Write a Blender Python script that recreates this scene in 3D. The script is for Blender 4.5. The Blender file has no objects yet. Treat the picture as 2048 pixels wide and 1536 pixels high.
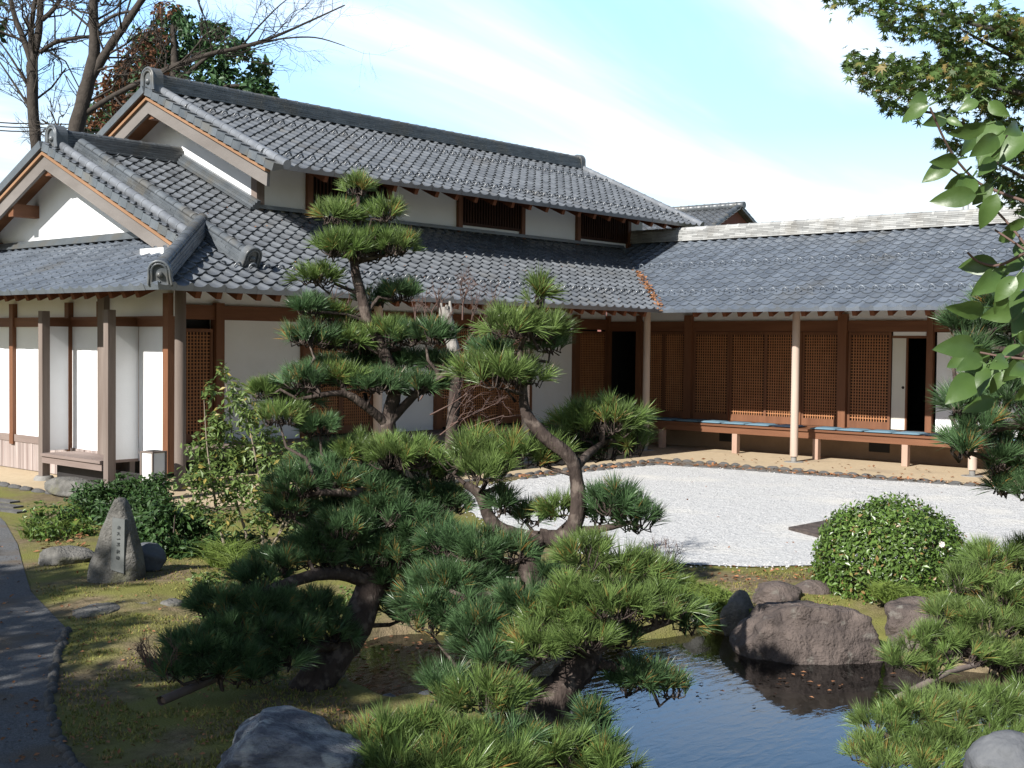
import bpy, bmesh, math, random
import numpy as np
from mathutils import Vector, Matrix, noise as mnoise
random.seed(7)
S = bpy.context.scene
COL = S.collection

# ------------------------------------------------------------------ camera
CAM = np.array([-21.001, -15.4485, 2.2954])
YAW, PIT, ROLL = math.radians(41.296), math.radians(-1.854), math.radians(0.629)
FW = np.array([math.cos(YAW)*math.cos(PIT), math.sin(YAW)*math.cos(PIT), math.sin(PIT)])
_rt = np.array([math.sin(YAW), -math.cos(YAW), 0.0]); _up = np.cross(_rt, FW)
RT = _rt*math.cos(ROLL) + _up*math.sin(ROLL)
UP = _up*math.cos(ROLL) - _rt*math.sin(ROLL)
FPX = 2466.9
cam_d = bpy.data.cameras.new('camera')
cam_d.sensor_width = 36.0; cam_d.lens = FPX/2048*36.0
cam_d.clip_start = 0.05; cam_d.clip_end = 3000
cam = bpy.data.objects.new('camera', cam_d); COL.objects.link(cam)
cam.matrix_world = Matrix(((RT[0], UP[0], -FW[0], CAM[0]), (RT[1], UP[1], -FW[1], CAM[1]),
                           (RT[2], UP[2], -FW[2], CAM[2]), (0, 0, 0, 1)))
S.camera = cam

# ------------------------------------------------------------------ light
SUN_TO = Vector((-1.43, -0.06, 1.0)).normalized()          # direction towards the sun
SUN_EL = math.asin(SUN_TO.z)
SUN_STRENGTH, SKY_STRENGTH, EXPOSURE = 5.0, 0.066, 0.76
sd = bpy.data.lights.new('sun', 'SUN'); sd.energy = SUN_STRENGTH; sd.angle = math.radians(0.5)
sd.color = (1.0, 0.965, 0.905)
so = bpy.data.objects.new('sun', sd); COL.objects.link(so)
so.rotation_euler = SUN_TO.to_track_quat('Z', 'Y').to_euler()
so.location = (-30, -5, 30)
S.view_settings.view_transform = 'Standard'; S.view_settings.look = 'None'
S.view_settings.exposure = EXPOSURE; S.view_settings.gamma = 1.0
S.cycles.max_bounces = 8; S.cycles.transparent_max_bounces = 12
S.cycles.use_denoising = True

W = bpy.data.worlds.new('World'); S.world = W; W.use_nodes = True
nt = W.node_tree; nt.nodes.clear()
def wn(t, **k):
    n = nt.nodes.new(t)
    for a, b in k.items(): setattr(n, a, b)
    return n
wo = wn('ShaderNodeOutputWorld'); bg = wn('ShaderNodeBackground'); bg.inputs[1].default_value = SKY_STRENGTH
sky = wn('ShaderNodeTexSky', sky_type='NISHITA', sun_disc=False)
sky.sun_elevation = SUN_EL; sky.sun_rotation = math.atan2(SUN_TO.x, SUN_TO.y)
sky.air_density = 1.0; sky.dust_density = 0.6; sky.ozone_density = 1.0
tc = wn('ShaderNodeTexCoord')
# thin drifting cloud: direction projected on a flat cloud layer, so streaks run in perspective
sep = wn('ShaderNodeSeparateXYZ'); nt.links.new(tc.outputs['Generated'], sep.inputs[0])
mz = wn('ShaderNodeMath', operation='MAXIMUM'); mz.inputs[1].default_value = 0.0; nt.links.new(sep.outputs[2], mz.inputs[0])
az = wn('ShaderNodeMath', operation='ADD'); az.inputs[1].default_value = 0.12; nt.links.new(mz.outputs[0], az.inputs[0])
dx = wn('ShaderNodeMath', operation='DIVIDE'); nt.links.new(sep.outputs[0], dx.inputs[0]); nt.links.new(az.outputs[0], dx.inputs[1])
dy = wn('ShaderNodeMath', operation='DIVIDE'); nt.links.new(sep.outputs[1], dy.inputs[0]); nt.links.new(az.outputs[0], dy.inputs[1])
cb = wn('ShaderNodeCombineXYZ'); nt.links.new(dx.outputs[0], cb.inputs[0]); nt.links.new(dy.outputs[0], cb.inputs[1])
mp = wn('ShaderNodeMapping'); mp.inputs['Rotation'].default_value = (0, 0, math.radians(-38)); mp.inputs['Scale'].default_value = (0.55, 1.5, 1)
mp.inputs['Location'].default_value = (0.35, 0.9, 0)
nt.links.new(cb.outputs[0], mp.inputs[0])
nz = wn('ShaderNodeTexNoise'); nz.inputs['Scale'].default_value = 0.95; nz.inputs['Detail'].default_value = 9
nz.inputs['Roughness'].default_value = 0.52; nz.inputs['Distortion'].default_value = 0.55
nt.links.new(mp.outputs[0], nz.inputs['Vector'])
mr = wn('ShaderNodeMapRange'); mr.inputs[1].default_value = 0.41; mr.inputs[2].default_value = 0.76
mr.interpolation_type = 'SMOOTHSTEP'
nt.links.new(nz.outputs[0], mr.inputs[0])
# bright thin veil low in the north-east, clear deeper blue above and behind
dt = wn('ShaderNodeVectorMath', operation='DOT_PRODUCT'); nt.links.new(tc.outputs['Generated'], dt.inputs[0]); dt.inputs[1].default_value = (0.751, 0.66, 0.0)
hv = wn('ShaderNodeMapRange', interpolation_type='SMOOTHSTEP'); hv.inputs[1].default_value = -0.1; hv.inputs[2].default_value = 0.75; nt.links.new(dt.outputs['Value'], hv.inputs[0])
ev = wn('ShaderNodeMapRange', interpolation_type='SMOOTHSTEP'); ev.inputs[1].default_value = 0.46; ev.inputs[2].default_value = 0.30; nt.links.new(sep.outputs[2], ev.inputs[0])
vm = wn('ShaderNodeMath', operation='MULTIPLY'); nt.links.new(hv.outputs[0], vm.inputs[0]); nt.links.new(ev.outputs[0], vm.inputs[1])
vs_ = wn('ShaderNodeMath', operation='MULTIPLY'); vs_.inputs[1].default_value = 0.9; nt.links.new(vm.outputs[0], vs_.inputs[0])
mv = wn('ShaderNodeMixRGB'); nt.links.new(vs_.outputs[0], mv.inputs[0]); nt.links.new(sky.outputs[0], mv.inputs[1]); 
vr = wn('ShaderNodeMapRange'); vr.inputs[1].default_value = 0.10; vr.inputs[2].default_value = 0.27; nt.links.new(sep.outputs[2], vr.inputs[0])
vc = wn('ShaderNodeMixRGB'); nt.links.new(vr.outputs[0], vc.inputs[0]); vc.inputs[1].default_value = (7.2, 9.9, 11.3, 1); vc.inputs[2].default_value = (5.3, 10.2, 17.5, 1)
nt.links.new(vc.outputs[0], mv.inputs[2])
cf = wn('ShaderNodeMapRange'); cf.inputs[1].default_value = 0.34; cf.inputs[2].default_value = 0.25; nt.links.new(sep.outputs[2], cf.inputs[0])
# brighter towards the horizon: more cloud there
hz = wn('ShaderNodeMapRange'); hz.inputs[1].default_value = 0.17; hz.inputs[2].default_value = 0.03; hz.inputs[3].default_value = 0.0; hz.inputs[4].default_value = 0.9; nt.links.new(sep.outputs[2], hz.inputs[0])
ad = wn('ShaderNodeMath', operation='ADD', use_clamp=True); nt.links.new(mr.outputs[0], ad.inputs[0]); nt.links.new(hz.outputs[0], ad.inputs[1])
hc = wn('ShaderNodeMapRange'); hc.inputs[1].default_value = 0.0; hc.inputs[2].default_value = 1.0; hc.inputs[3].default_value = 0.05; hc.inputs[4].default_value = 1.0; nt.links.new(vm.outputs[0], hc.inputs[0])
cm_ = wn('ShaderNodeMath', operation='MULTIPLY'); cm0 = wn('ShaderNodeMath', operation='MULTIPLY'); nt.links.new(ad.outputs[0], cm0.inputs[0]); nt.links.new(cf.outputs[0], cm0.inputs[1])
nt.links.new(cm0.outputs[0], cm_.inputs[0]); nt.links.new(hc.outputs[0], cm_.inputs[1])
mxc = wn('ShaderNodeMixRGB'); nt.links.new(cm_.outputs[0], mxc.inputs[0]); nt.links.new(mv.outputs[0], mxc.inputs[1])
mxc.inputs[2].default_value = (11.5, 11.9, 12.2, 1)
nt.links.new(mxc.outputs[0], bg.inputs[0]); nt.links.new(bg.outputs[0], wo.inputs[0])

# ------------------------------------------------------------------ helpers
def ray(px, py): return FW + RT*(px-1024)/FPX - UP*(py-768)/FPX
def at(px, py, D): return CAM + ray(px, py)*D               # photo pixel at a depth in metres
def at_z(px, py, z):
    d = ray(px, py); return CAM + d*((z-CAM[2])/d[2])

def tag(o, label=None, cat=None, group=None, kind=None):
    if label: o['label'] = label
    if cat: o['category'] = cat
    if group: o['group'] = group
    if kind: o['kind'] = kind
    return o
def empty(name, loc, label=None, cat=None, group=None):
    o = bpy.data.objects.new(name, None); COL.objects.link(o); o.location = loc; o.empty_display_size = .2
    return tag(o, label, cat, group)

class MB:
    """collects shapes into one mesh"""
    def __init__(s): s.v = []; s.f = []; s.n = 0; s.tone = []; s.smooth = []
    def add(s, vs, fs, tone=None, smooth=False):
        o = s.n; s.v.append(np.asarray(vs, float).reshape(-1, 3)); s.n += len(s.v[-1])
        t = random.random() if tone is None else tone
        for f in fs: s.f.append([i+o for i in f]); s.tone.append(t); s.smooth.append(smooth)
    def box(s, x0, x1, y0, y1, z0, z1, tone=None):
        s.add([(x0,y0,z0),(x1,y0,z0),(x1,y1,z0),(x0,y1,z0),(x0,y0,z1),(x1,y0,z1),(x1,y1,z1),(x0,y1,z1)],
              [(3,2,1,0),(4,5,6,7),(0,1,5,4),(1,2,6,5),(2,3,7,6),(3,0,4,7)], tone)
    def beam(s, p, q, w, h, up=(0,0,1), tone=None):
        p = Vector(p); q = Vector(q); d = (q-p).normalized(); a = d.cross(Vector(up)).normalized()*w/2; b = a.cross(d).normalized()*h/2
        vs = [p-a-b, p+a-b, p+a+b, p-a+b, q-a-b, q+a-b, q+a+b, q-a+b]
        s.add([tuple(x) for x in vs], [(0,1,2,3),(7,6,5,4),(0,4,5,1),(1,5,6,2),(2,6,7,3),(3,7,4,0)], tone)
    def sweep(s, prof, p, q, side, up, tone=None, smooth=False, closed=True):
        p = Vector(p); q = Vector(q); side = Vector(side); up = Vector(up); n = len(prof)
        vs = [tuple(p+side*a+up*b) for a, b in prof]+[tuple(q+side*a+up*b) for a, b in prof]
        fs = [(i, (i+1) % n, n+(i+1) % n, n+i) for i in range(n if closed else n-1)]
        s.add(vs, fs, tone, smooth); s.add(vs, [tuple(range(n))[::-1], tuple(range(n, 2*n))], tone)
    def tube(s, pts, rad, n=8, tone=None, cap=True, smooth=True, wob=0):
        pts = [Vector(p) for p in pts]; m = len(pts)
        if not hasattr(rad, '__len__'): rad = [rad]*m
        vs = []; ref = None
        for i, p in enumerate(pts):
            d = (pts[min(i+1, m-1)]-pts[max(i-1, 0)]).normalized()
            if ref is None: ref = d.orthogonal().normalized()
            ref = (ref-d*ref.dot(d)).normalized(); b = d.cross(ref)
            for k in range(n):
                a = 2*math.pi*k/n; r = rad[i]*(1+(random.uniform(-wob, wob) if wob else 0))
                vs.append(tuple(p+ref*math.cos(a)*r+b*math.sin(a)*r))
        fs = [(i*n+k, i*n+(k+1) % n, (i+1)*n+(k+1) % n, (i+1)*n+k) for i in range(m-1) for k in range(n)]
        s.add(vs, fs, tone, smooth)
        if cap: s.add(vs[:n], [tuple(range(n))[::-1]], tone); s.add(vs[-n:], [tuple(range(n))], tone)
    def tris(s, V, tone):
        """V: (n,k,3) array of polygons with k corners, tone per polygon"""
        V = np.asarray(V, float); n, k, _ = V.shape
        o = s.n; s.v.append(V.reshape(-1, 3)); s.n += n*k
        idx = (np.arange(n*k)+o).reshape(n, k).tolist()
        s.f += idx; s.tone += list(np.broadcast_to(tone, (n,))); s.smooth += [False]*n
    def build(s, name, mat, parent=None, origin=None, **kw):
        me = bpy.data.meshes.new(name)
        V = np.concatenate(s.v) if s.v else np.zeros((0, 3))
        if origin is not None: V = V-np.asarray(origin, float)
        if parent is not None and origin is None: V = V-np.array(parent_loc(parent))
        if s.f:
            k = len(s.f[0])
            nl = [len(f) for f in s.f]
            me.vertices.add(len(V)); me.vertices.foreach_set('co', V.ravel())
            fl = np.fromiter((i for f in s.f for i in f), dtype=np.int32)
            me.loops.add(len(fl)); me.loops.foreach_set('vertex_index', fl)
            me.polygons.add(len(nl)); st = np.concatenate([[0], np.cumsum(nl)[:-1]]).astype(np.int32)
            me.polygons.foreach_set('loop_start', st)
            me.polygons.foreach_set('use_smooth', np.array(s.smooth, dtype=bool))
            me.update(calc_edges=True); me.validate()
            if len(me.polygons) == len(s.tone):
                a = me.attributes.new('tone', 'FLOAT', 'FACE'); a.data.foreach_set('value', np.array(s.tone, dtype=np.float32))
        if mat: me.materials.append(mat)
        o = bpy.data.objects.new(name, me); COL.objects.link(o)
        if parent is not None: o.parent = parent
        elif origin is not None: o.location = origin
        tag(o, **{k: v for k, v in kw.items()})
        return o
_loc = {}
def parent_loc(p):
    l = np.zeros(3)
    while p is not None: l = l+np.array(p.location); p = p.parent
    return l

# ------------------------------------------------------------------ materials
def mat(name, c1, c2=None, scale=6.0, rough=0.8, bump=0.0, bscale=40.0, tone=0.0, stretch=(1,1,1), spec=0.5, detail=6.0,
        c3=None, c3scale=1.2, c3lo=.5, c3hi=.65, trans=0.0, contrast=(.3,.7), hue=None, b2=None, crack=0):
    m = bpy.data.materials.new(name); m.use_nodes = True; n = m.node_tree; n.nodes.clear(); L = n.links
    N = n.nodes.new; out = N('ShaderNodeOutputMaterial'); b = N('ShaderNodeBsdfPrincipled'); L.new(b.outputs[0], out.inputs[0])
    b.inputs['Roughness'].default_value = rough; b.inputs['Specular IOR Level'].default_value = spec
    t = N('ShaderNodeTexCoord'); mp = N('ShaderNodeMapping'); mp.inputs['Scale'].default_value = stretch; L.new(t.outputs['Object'], mp.inputs[0])
    c2 = c2 or c1
    nz = N('ShaderNodeTexNoise'); nz.inputs['Scale'].default_value = scale; nz.inputs['Detail'].default_value = detail; nz.inputs['Roughness'].default_value = .62
    L.new(mp.outputs[0], nz.inputs['Vector'])
    r = N('ShaderNodeMapRange'); r.inputs[1].default_value, r.inputs[2].default_value = contrast; L.new(nz.outputs[0], r.inputs[0])
    mx = N('ShaderNodeMixRGB'); mx.inputs[1].default_value = (*c1, 1); mx.inputs[2].default_value = (*c2, 1); L.new(r.outputs[0], mx.inputs[0])
    col = mx.outputs[0]
    if c3:
        n3 = N('ShaderNodeTexNoise'); n3.inputs['Scale'].default_value = c3scale; n3.inputs['Detail'].default_value = 5; L.new(t.outputs['Object'], n3.inputs['Vector'])
        r3 = N('ShaderNodeMapRange'); r3.inputs[1].default_value = c3lo; r3.inputs[2].default_value = c3hi; L.new(n3.outputs[0], r3.inputs[0])
        m3 = N('ShaderNodeMixRGB'); L.new(r3.outputs[0], m3.inputs[0]); L.new(col, m3.inputs[1]); m3.inputs[2].default_value = (*c3, 1); col = m3.outputs[0]
    if tone or hue:
        a = N('ShaderNodeAttribute'); a.attribute_name = 'tone'
        if hue:
            mh = N('ShaderNodeMixRGB'); rh = N('ShaderNodeMapRange'); rh.inputs[1].default_value = hue[1]; rh.inputs[2].default_value = hue[2]
            L.new(a.outputs['Fac'], rh.inputs[0]); L.new(rh.outputs[0], mh.inputs[0]); L.new(col, mh.inputs[1]); mh.inputs[2].default_value = (*hue[0], 1); col = mh.outputs[0]
        rr = N('ShaderNodeMapRange'); rr.inputs[3].default_value = 1-tone; rr.inputs[4].default_value = 1+tone; L.new(a.outputs['Fac'], rr.inputs[0])
        ml = N('ShaderNodeVectorMath'); ml.operation = 'SCALE'; L.new(col, ml.inputs[0]); L.new(rr.outputs[0], ml.inputs['Scale']); col = ml.outputs[0]
    L.new(col, b.inputs['Base Color'])
    if bump:
        nb = N('ShaderNodeTexNoise'); nb.inputs['Scale'].default_value = bscale; nb.inputs['Detail'].default_value = 5; L.new(mp.outputs[0], nb.inputs['Vector'])
        bp = N('ShaderNodeBump'); bp.inputs['Strength'].default_value = bump; bp.inputs['Distance'].default_value = .02; hgt = nb.outputs[0]
        if b2:
            n2 = N('ShaderNodeTexNoise'); n2.inputs['Scale'].default_value = b2[0]; n2.inputs['Detail'].default_value = 8; n2.inputs['Roughness'].default_value = .65; n2.inputs['Distortion'].default_value = .8; L.new(mp.outputs[0], n2.inputs['Vector'])
            ma = N('ShaderNodeMath'); ma.operation = 'MULTIPLY_ADD'; ma.inputs[1].default_value = b2[1]; L.new(n2.outputs[0], ma.inputs[0]); L.new(hgt, ma.inputs[2]); hgt = ma.outputs[0]
        if crack:
            nw = N('ShaderNodeTexNoise'); nw.inputs['Scale'].default_value = crack*1.3; nw.inputs['Detail'].default_value = 4; L.new(mp.outputs[0], nw.inputs['Vector'])
            va = N('ShaderNodeVectorMath'); va.operation = 'MULTIPLY_ADD'; va.inputs[1].default_value = (.45,.45,.45); L.new(nw.outputs['Color'], va.inputs[0]); L.new(mp.outputs[0], va.inputs[2])
            vo = N('ShaderNodeTexVoronoi'); vo.feature = 'DISTANCE_TO_EDGE'; vo.inputs['Scale'].default_value = crack; L.new(va.outputs[0], vo.inputs['Vector'])
            rc = N('ShaderNodeMapRange'); rc.inputs[1].default_value = 0.0; rc.inputs[2].default_value = .045; L.new(vo.outputs['Distance'], rc.inputs[0])
            mc = N('ShaderNodeMath'); mc.operation = 'MULTIPLY_ADD'; mc.inputs[1].default_value = .35; L.new(rc.outputs[0], mc.inputs[0]); L.new(hgt, mc.inputs[2]); hgt = mc.outputs[0]
        L.new(hgt, bp.inputs['Height']); L.new(bp.outputs[0], b.inputs['Normal'])
    if trans:
        tr = N('ShaderNodeBsdfTranslucent'); L.new(col, tr.inputs[0]); ms = N('ShaderNodeMixShader'); ms.inputs[0].default_value = trans
        L.new(b.outputs[0], ms.inputs[1]); L.new(tr.outputs[0], ms.inputs[2]); L.new(ms.outputs[0], out.inputs[0])
    return m
M = {}
M['plaster'] = mat('plaster', (.785,.80,.82), (.735,.75,.765), 1.6, .9, .12, 60, spec=.15, c3=(.68,.68,.675), c3scale=.9, c3lo=.52, c3hi=.85)
M['tile'] = mat('roof_tile', (.090,.098,.108), (.132,.142,.155), 3.0, .31, .04, 30, tone=.18, spec=.8, c3=(.105,.102,.095), c3scale=.9, c3lo=.60, c3hi=.78)
M['tile_blue'] = mat('blue_grey_roof_tile', (.100,.118,.145), (.145,.166,.195), 3.0, .34, .04, 30, tone=.18, spec=.7, c3=(.115,.115,.11), c3scale=.9, c3lo=.60, c3hi=.78)
M['tile_roll'] = mat('silver_roll_tile', (.15,.162,.178), (.20,.212,.23), 3.5, .32, .04, 25, tone=.15, spec=.8)
M['tile_edge'] = mat('ridge_tile', (.070,.080,.090), (.115,.127,.138), 3.5, .36, .08, 25, tone=.2, c3=(.105,.103,.095), c3scale=2)
M['tile_pale'] = mat('pale_ridge_tile', (.26,.265,.26), (.36,.36,.35), 3.5, .5, .08, 25, tone=.3, c3=(.25,.245,.23), c3scale=2)
M['wood'] = mat('brown_wood', (.125,.053,.027), (.19,.085,.044), 5, .6, .12, 30, stretch=(1,1,.12), spec=.3, tone=.1)
M['wood_h'] = mat('brown_beam_wood', (.12,.050,.025), (.18,.080,.041), 5, .6, .12, 30, stretch=(.15,.15,1.5), spec=.3, tone=.1)
M['dark_wood'] = mat('dark_wood', (.035,.016,.010), (.055,.024,.014), 6, .7, .1, 30, stretch=(1,1,.2), spec=.2)
M['grey_wood'] = mat('weathered_wood', (.20,.165,.145), (.135,.105,.09), 7, .85, .2, 40, stretch=(1,1,.08), spec=.15, tone=.08)
M['grey_board'] = mat('weathered_board', (.24,.19,.17), (.17,.13,.115), 7, .85, .2, 40, stretch=(.1,.1,1.3), spec=.15, tone=.08)
M['clad'] = mat('weathered_cladding', (.22,.17,.155), (.38,.33,.31), 14, .9, .2, 40, stretch=(1,1,.05), spec=.1, tone=.15)
M['column'] = mat('pale_column_wood', (.50,.40,.335), (.40,.305,.25), 7, .75, .1, 40, stretch=(1,1,.08), spec=.2)
M['soffit'] = mat('soffit_boards', (.15,.07,.035), (.20,.095,.05), 4, .8, .1, 20, spec=.1)
M['rafter'] = mat('rafter_wood', (.10,.036,.018), (.145,.055,.028), 5, .75, .05, 20, spec=.1)
M['dark'] = mat('dark_interior', (.012,.011,.011), (.02,.018,.018), 3, .8)  # near-black in place of shade in openings and rooms; also cables, door pull
M['stone'] = mat('grey_stone', (.17,.165,.155), (.27,.26,.245), 6, .85, .3, 30, spec=.3)
M['doma'] = mat('tan_earth_floor', (.40,.315,.21), (.46,.37,.255), 9, .95, .15, 120, spec=.05, c3=(.34,.27,.19), c3scale=.7, c3lo=.55, c3hi=.7)
M['cushion'] = mat('blue_cushion_cloth', (.12,.205,.27), (.155,.25,.315), 30, .9, .1, 200, tone=.12, spec=.1)
M['cushion_dark'] = mat('navy_cushion_cloth', (.02,.028,.045), (.03,.04,.06), 30, .9, .1, 200, tone=.12, spec=.1)
M['paper'] = mat('door_paper', (.62,.60,.54), (.58,.56,.50), 3, .9)
M['white'] = mat('white_paint', (.75,.75,.74), (.70,.70,.69), 6, .6)
M['base'] = mat('foundation_render', (.22,.15,.10), (.27,.19,.13), 4, .9, .1, 60)
# ------------------------------------------------------------------ the house
Ze, m_ = 2.946, 0.444
XE, YE = -11.747, -1.023                   # left eave line, front eave line; the wing's eave is X = 0
YR, ZR = 4.973, Ze+m_*(4.973-YE)
m2 = 0.4545; YUe, ZUe = 1.155, 5.151; ZUR = ZUe+m2*(YR-YUe)
YW, XW = 2.65, -7.42
HOUSE = empty('traditional_house', (0, 0, 0), 'white plastered Japanese house with grey pantile roofs and brown lattice doors', 'house')

TW, TH = 0.268, 0.245
def tile_roof(label, O, U, V, nu, nv, mask=None, clips=(), material=None, step=.034, guards=(), parent=None, rollh=.034):
    """real pantiles: every tile is its own curved sheet with a thick lower edge"""
    U = np.array(U, float); V = np.array(V, float); V /= np.linalg.norm(V); Nn = np.cross(U, V); O = np.array(O, float)
    t = np.array([0,.05,.14,.26,.42,.56,.64,.68,.73,.79,.84,.89,.95,1.0])
    prof = np.where(t < .68, -.02*np.sin(np.pi*t/.68)**.8, rollh*np.sin(np.pi*np.clip((t-.68)/.32, 0, 1))**.8)
    mb = MB(); nt_ = len(t)
    rs = np.random.RandomState(5)
    quad = []
    for r in (0, 2):
        for k in range(nt_-1): quad.append((r*nt_+k, r*nt_+k+1, (r+1)*nt_+k+1, (r+1)*nt_+k))
    for j in range(nv):
        for i in range(nu):
            c = O+U*(i+.5)*TW+V*(j+.5)*TH
            if mask and not mask(c): continue
            dz = rs.uniform(-.0035, .0035); sk = rs.uniform(-.004, .004)
            drop = .085 if j == 0 else .03
            base = O+U*i*TW
            rows = []
            v0 = j*TH+rs.uniform(-.004, .004)
            low = base+np.outer(t*TW, U)+V*v0
            rows.append(low+V*(.012 if j else 0)+np.outer((prof+step-drop+dz) if j else (prof*0-.055), Nn))
            rows.append(low+np.outer(prof+step+dz+sk*t, Nn))
            rows.append(rows[-1].copy())
            rows.append(base+np.outer(t*TW, U)+V*((j+1)*TH+.03)+np.outer(prof*1.0-.002+dz, Nn))
            mb.add(np.concatenate(rows), quad, smooth=True)
            if j in guards:                          # snow guard: small raised loop on the tile
                cc = base+U*.8*TW+V*(v0+.12)
                pts = [cc+U*math.cos(a)*.062+Nn*(.03+math.sin(a)*.075) for a in np.linspace(0, math.pi, 7)]
                mb.tube(pts, .016, 6)
    o = mb.build('roof', material or M['tile'], parent or HOUSE, label=label)
    if clips:
        bm = bmesh.new(); bm.from_mesh(o.data)
        for co, no in clips:
            bmesh.ops.bisect_plane(bm, geom=bm.verts[:]+bm.edges[:]+bm.faces[:], plane_co=co, plane_no=no, clear_outer=True)
        bm.to_mesh(o.data); bm.free()
    return o

LIFT = .075
# front slope of the low roof, side eave, wing roof, upper roof front, and the far slopes
roofA = tile_roof('broad grey tiled front slope under the small windows', (-12.0, YE, Ze+LIFT), (1,0,0), (0,1,m_), 62, 27,
    mask=lambda c: not (c[0] > -7.0 and c[1] > 3.0) and c[0] < 4.2 and (c[1]-YE) > (c[0]-.6) and c[0] > -11.9,
    clips=[((0, YE, 0), (1,-1,0)), ((-10.2, 0, 0), (-1, 0, 0)), ((0, YR, 0), (0, 1, 0))], guards=(3,))
# the part of the front slope beside the hip, left of the verge line, was clipped: add it back
roofA2 = tile_roof('tiled corner of the front slope beside the hip', (-12.0, YE, Ze+LIFT), (1,0,0), (0,1,m_), 8, 9,
    clips=[((XE, YE, 0), (-1, 1, 0)), ((-10.2, 0, 0), (1, 0, 0))])
roofL = tile_roof('pent roof over the left side wall, dull silver tiles', (XE, 9.5, Ze+LIFT), (0,-1,0), (1,0,m_), 41, 11,
    mask=lambda c: c[0] < -9.2, clips=[((XE, YE, 0), (1,-1,0)), ((-9.55, 0, 0), (1, 0, 0))], material=M['tile_blue'], rollh=.026, step=.026)
roofB = tile_roof('long wing roof at right with two rows of snow guards', (0, 3.2, Ze+LIFT), (0,-1,0), (1,0,m_), 66, 19,
    mask=lambda c: c[1] < c[0]-YE*0-.6, clips=[((0, YE, 0), (-1, 1, 0)), ((4.05, 0, 0), (1, 0, 0))], guards=(3, 10), material=M['tile_blue'], rollh=.026, step=.026)
roofU = tile_roof('upper gable roof with long straight ridge', (-8.18, YUe, ZUe+LIFT), (1,0,0), (0,1,m2), 50, 18, guards=(2, 12),
    clips=[((4.93, 0, 0), (1, 0, 0)), ((0, YR, 0), (0, 1, 0))])
back = MB()
def slab(mb, pts, th):
    pts = [Vector(p) for p in pts]; n = (pts[1]-pts[0]).cross(pts[2]-pts[0]).normalized()
    if n.z < 0: n = -n
    k = len(pts); vs = [tuple(p) for p in pts]+[tuple(p-n*th) for p in pts]
    mb.add(vs, [tuple(range(k)), tuple(range(2*k-1, k-1, -1))]+[(i, (i+1) % k, k+(i+1) % k, k+i) for i in range(k)])
slab(back, [(-10.25, YR, ZR+.06), (-7.2, YR, ZR+.06), (-7.2, YR+6.2, ZR+.06-6.2*m_), (-10.25, YR+6.2, ZR+.06-6.2*m_)], .05)
slab(back, [(-8.22, YR, ZUR+.06), (4.93, YR, ZUR+.06), (4.93, YR+3.9, ZUR+.06-3.9*m2), (-8.22, YR+3.9, ZUR+.06-3.9*m2)], .05)
slab(back, [(4.05, -14.6, Ze+.06+4.05*m_), (4.05, 3.2, Ze+.06+4.05*m_), (8.0, 3.2, Ze+.06), (8.0, -14.6, Ze+.06)], .05)
back.build('roof', M['tile'], HOUSE, label='far slopes behind the ridges')
# boards under the tiles
sf = MB()
slab(sf, [(-11.6, YE+.1, Ze+.03+.1*m_), (-.02, YE+.1, Ze+.03+.1*m_), (3.55, 2.64, Ze+.03+m_*3.663), (-8.0, 2.64, Ze+.03+m_*3.663)], .04)
slab(sf, [(-10.15, YE+2.0, Ze+.03+2*m_), (-7.3, YE+2.0, Ze+.03+2*m_), (-7.3, YR, ZR+.03), (-10.15, YR, ZR+.03)], .04)
slab(sf, [(-10.15, YR, ZR+.03), (-7.3, YR, ZR+.03), (-7.3, YR+6.1, ZR+.0-6.1*m_), (-10.15, YR+6.1, ZR+.0-6.1*m_)], .04)
slab(sf, [(XE+.1, YE+.2, Ze+.03+.1*m_), (XE+.1, 9.4, Ze+.03+.1*m_), (-9.62, 9.4, Ze+.03+2.127*m_), (-9.62, 1.0, Ze+.03+2.127*m_)], .04)
slab(sf, [(.1, YE+.02, Ze+.03+.1*m_), (.1, -14.5, Ze+.03+.1*m_), (4.0, -14.5, Ze+.03+4*m_), (4.0, 2.9, Ze+.03+4*m_)], .04)
slab(sf, [(-8.2, YUe+.1, ZUe+.03+.1*m2), (4.85, YUe+.1, ZUe+.03+.1*m2), (4.85, YR, ZUR+.03), (-8.2, YR, ZUR+.03)], .04)
slab(sf, [(-8.2, YR, ZUR+.03), (4.85, YR, ZUR+.03), (4.85, YR+3.8, ZUR+.03-3.8*m2), (-8.2, YR+3.8, ZUR+.03-3.8*m2)], .04)
sf.build('soffit', M['soffit'], HOUSE)

# rafters: children sharing mesh data
def rafter_mesh(L, slope):
    mb = MB(); d = Vector((0, 1, slope)).normalized(); n = Vector((0, -slope, 1)).normalized()
    vs = []
    for q in (Vector((0,0,0)), d*L):
        for a, b in ((-.045,-.12), (.045,-.12), (.045,0), (-.045,0)): vs.append(tuple(q+Vector((a,0,0))+n*b))
    mb.add(vs, [(3,2,1,0),(4,5,6,7),(0,1,5,4),(1,2,6,5),(2,3,7,6),(3,0,4,7)])
    return mb.build('rafter', M['rafter'], HOUSE)
def rafters(L, slope, locs, rz, lim=None):
    proto = None
    for l in locs:
        k = min(L, lim(l)) if lim else L
        if k < .25: continue
        if k < L: o = rafter_mesh(k, slope)
        elif proto is None: o = proto = rafter_mesh(L, slope)
        else:
            o = proto.copy(); COL.objects.link(o); o.parent = HOUSE
        o.location = l; o.rotation_euler = (0, 0, rz)
ZB = Ze-.012
rafters(3.3, m_, [(x, YE+.13, ZB+.13*m_) for x in np.arange(-11.35, -.3, .345)], 0, lambda l: (l[0]-XE)*1.09-.3)
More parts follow.
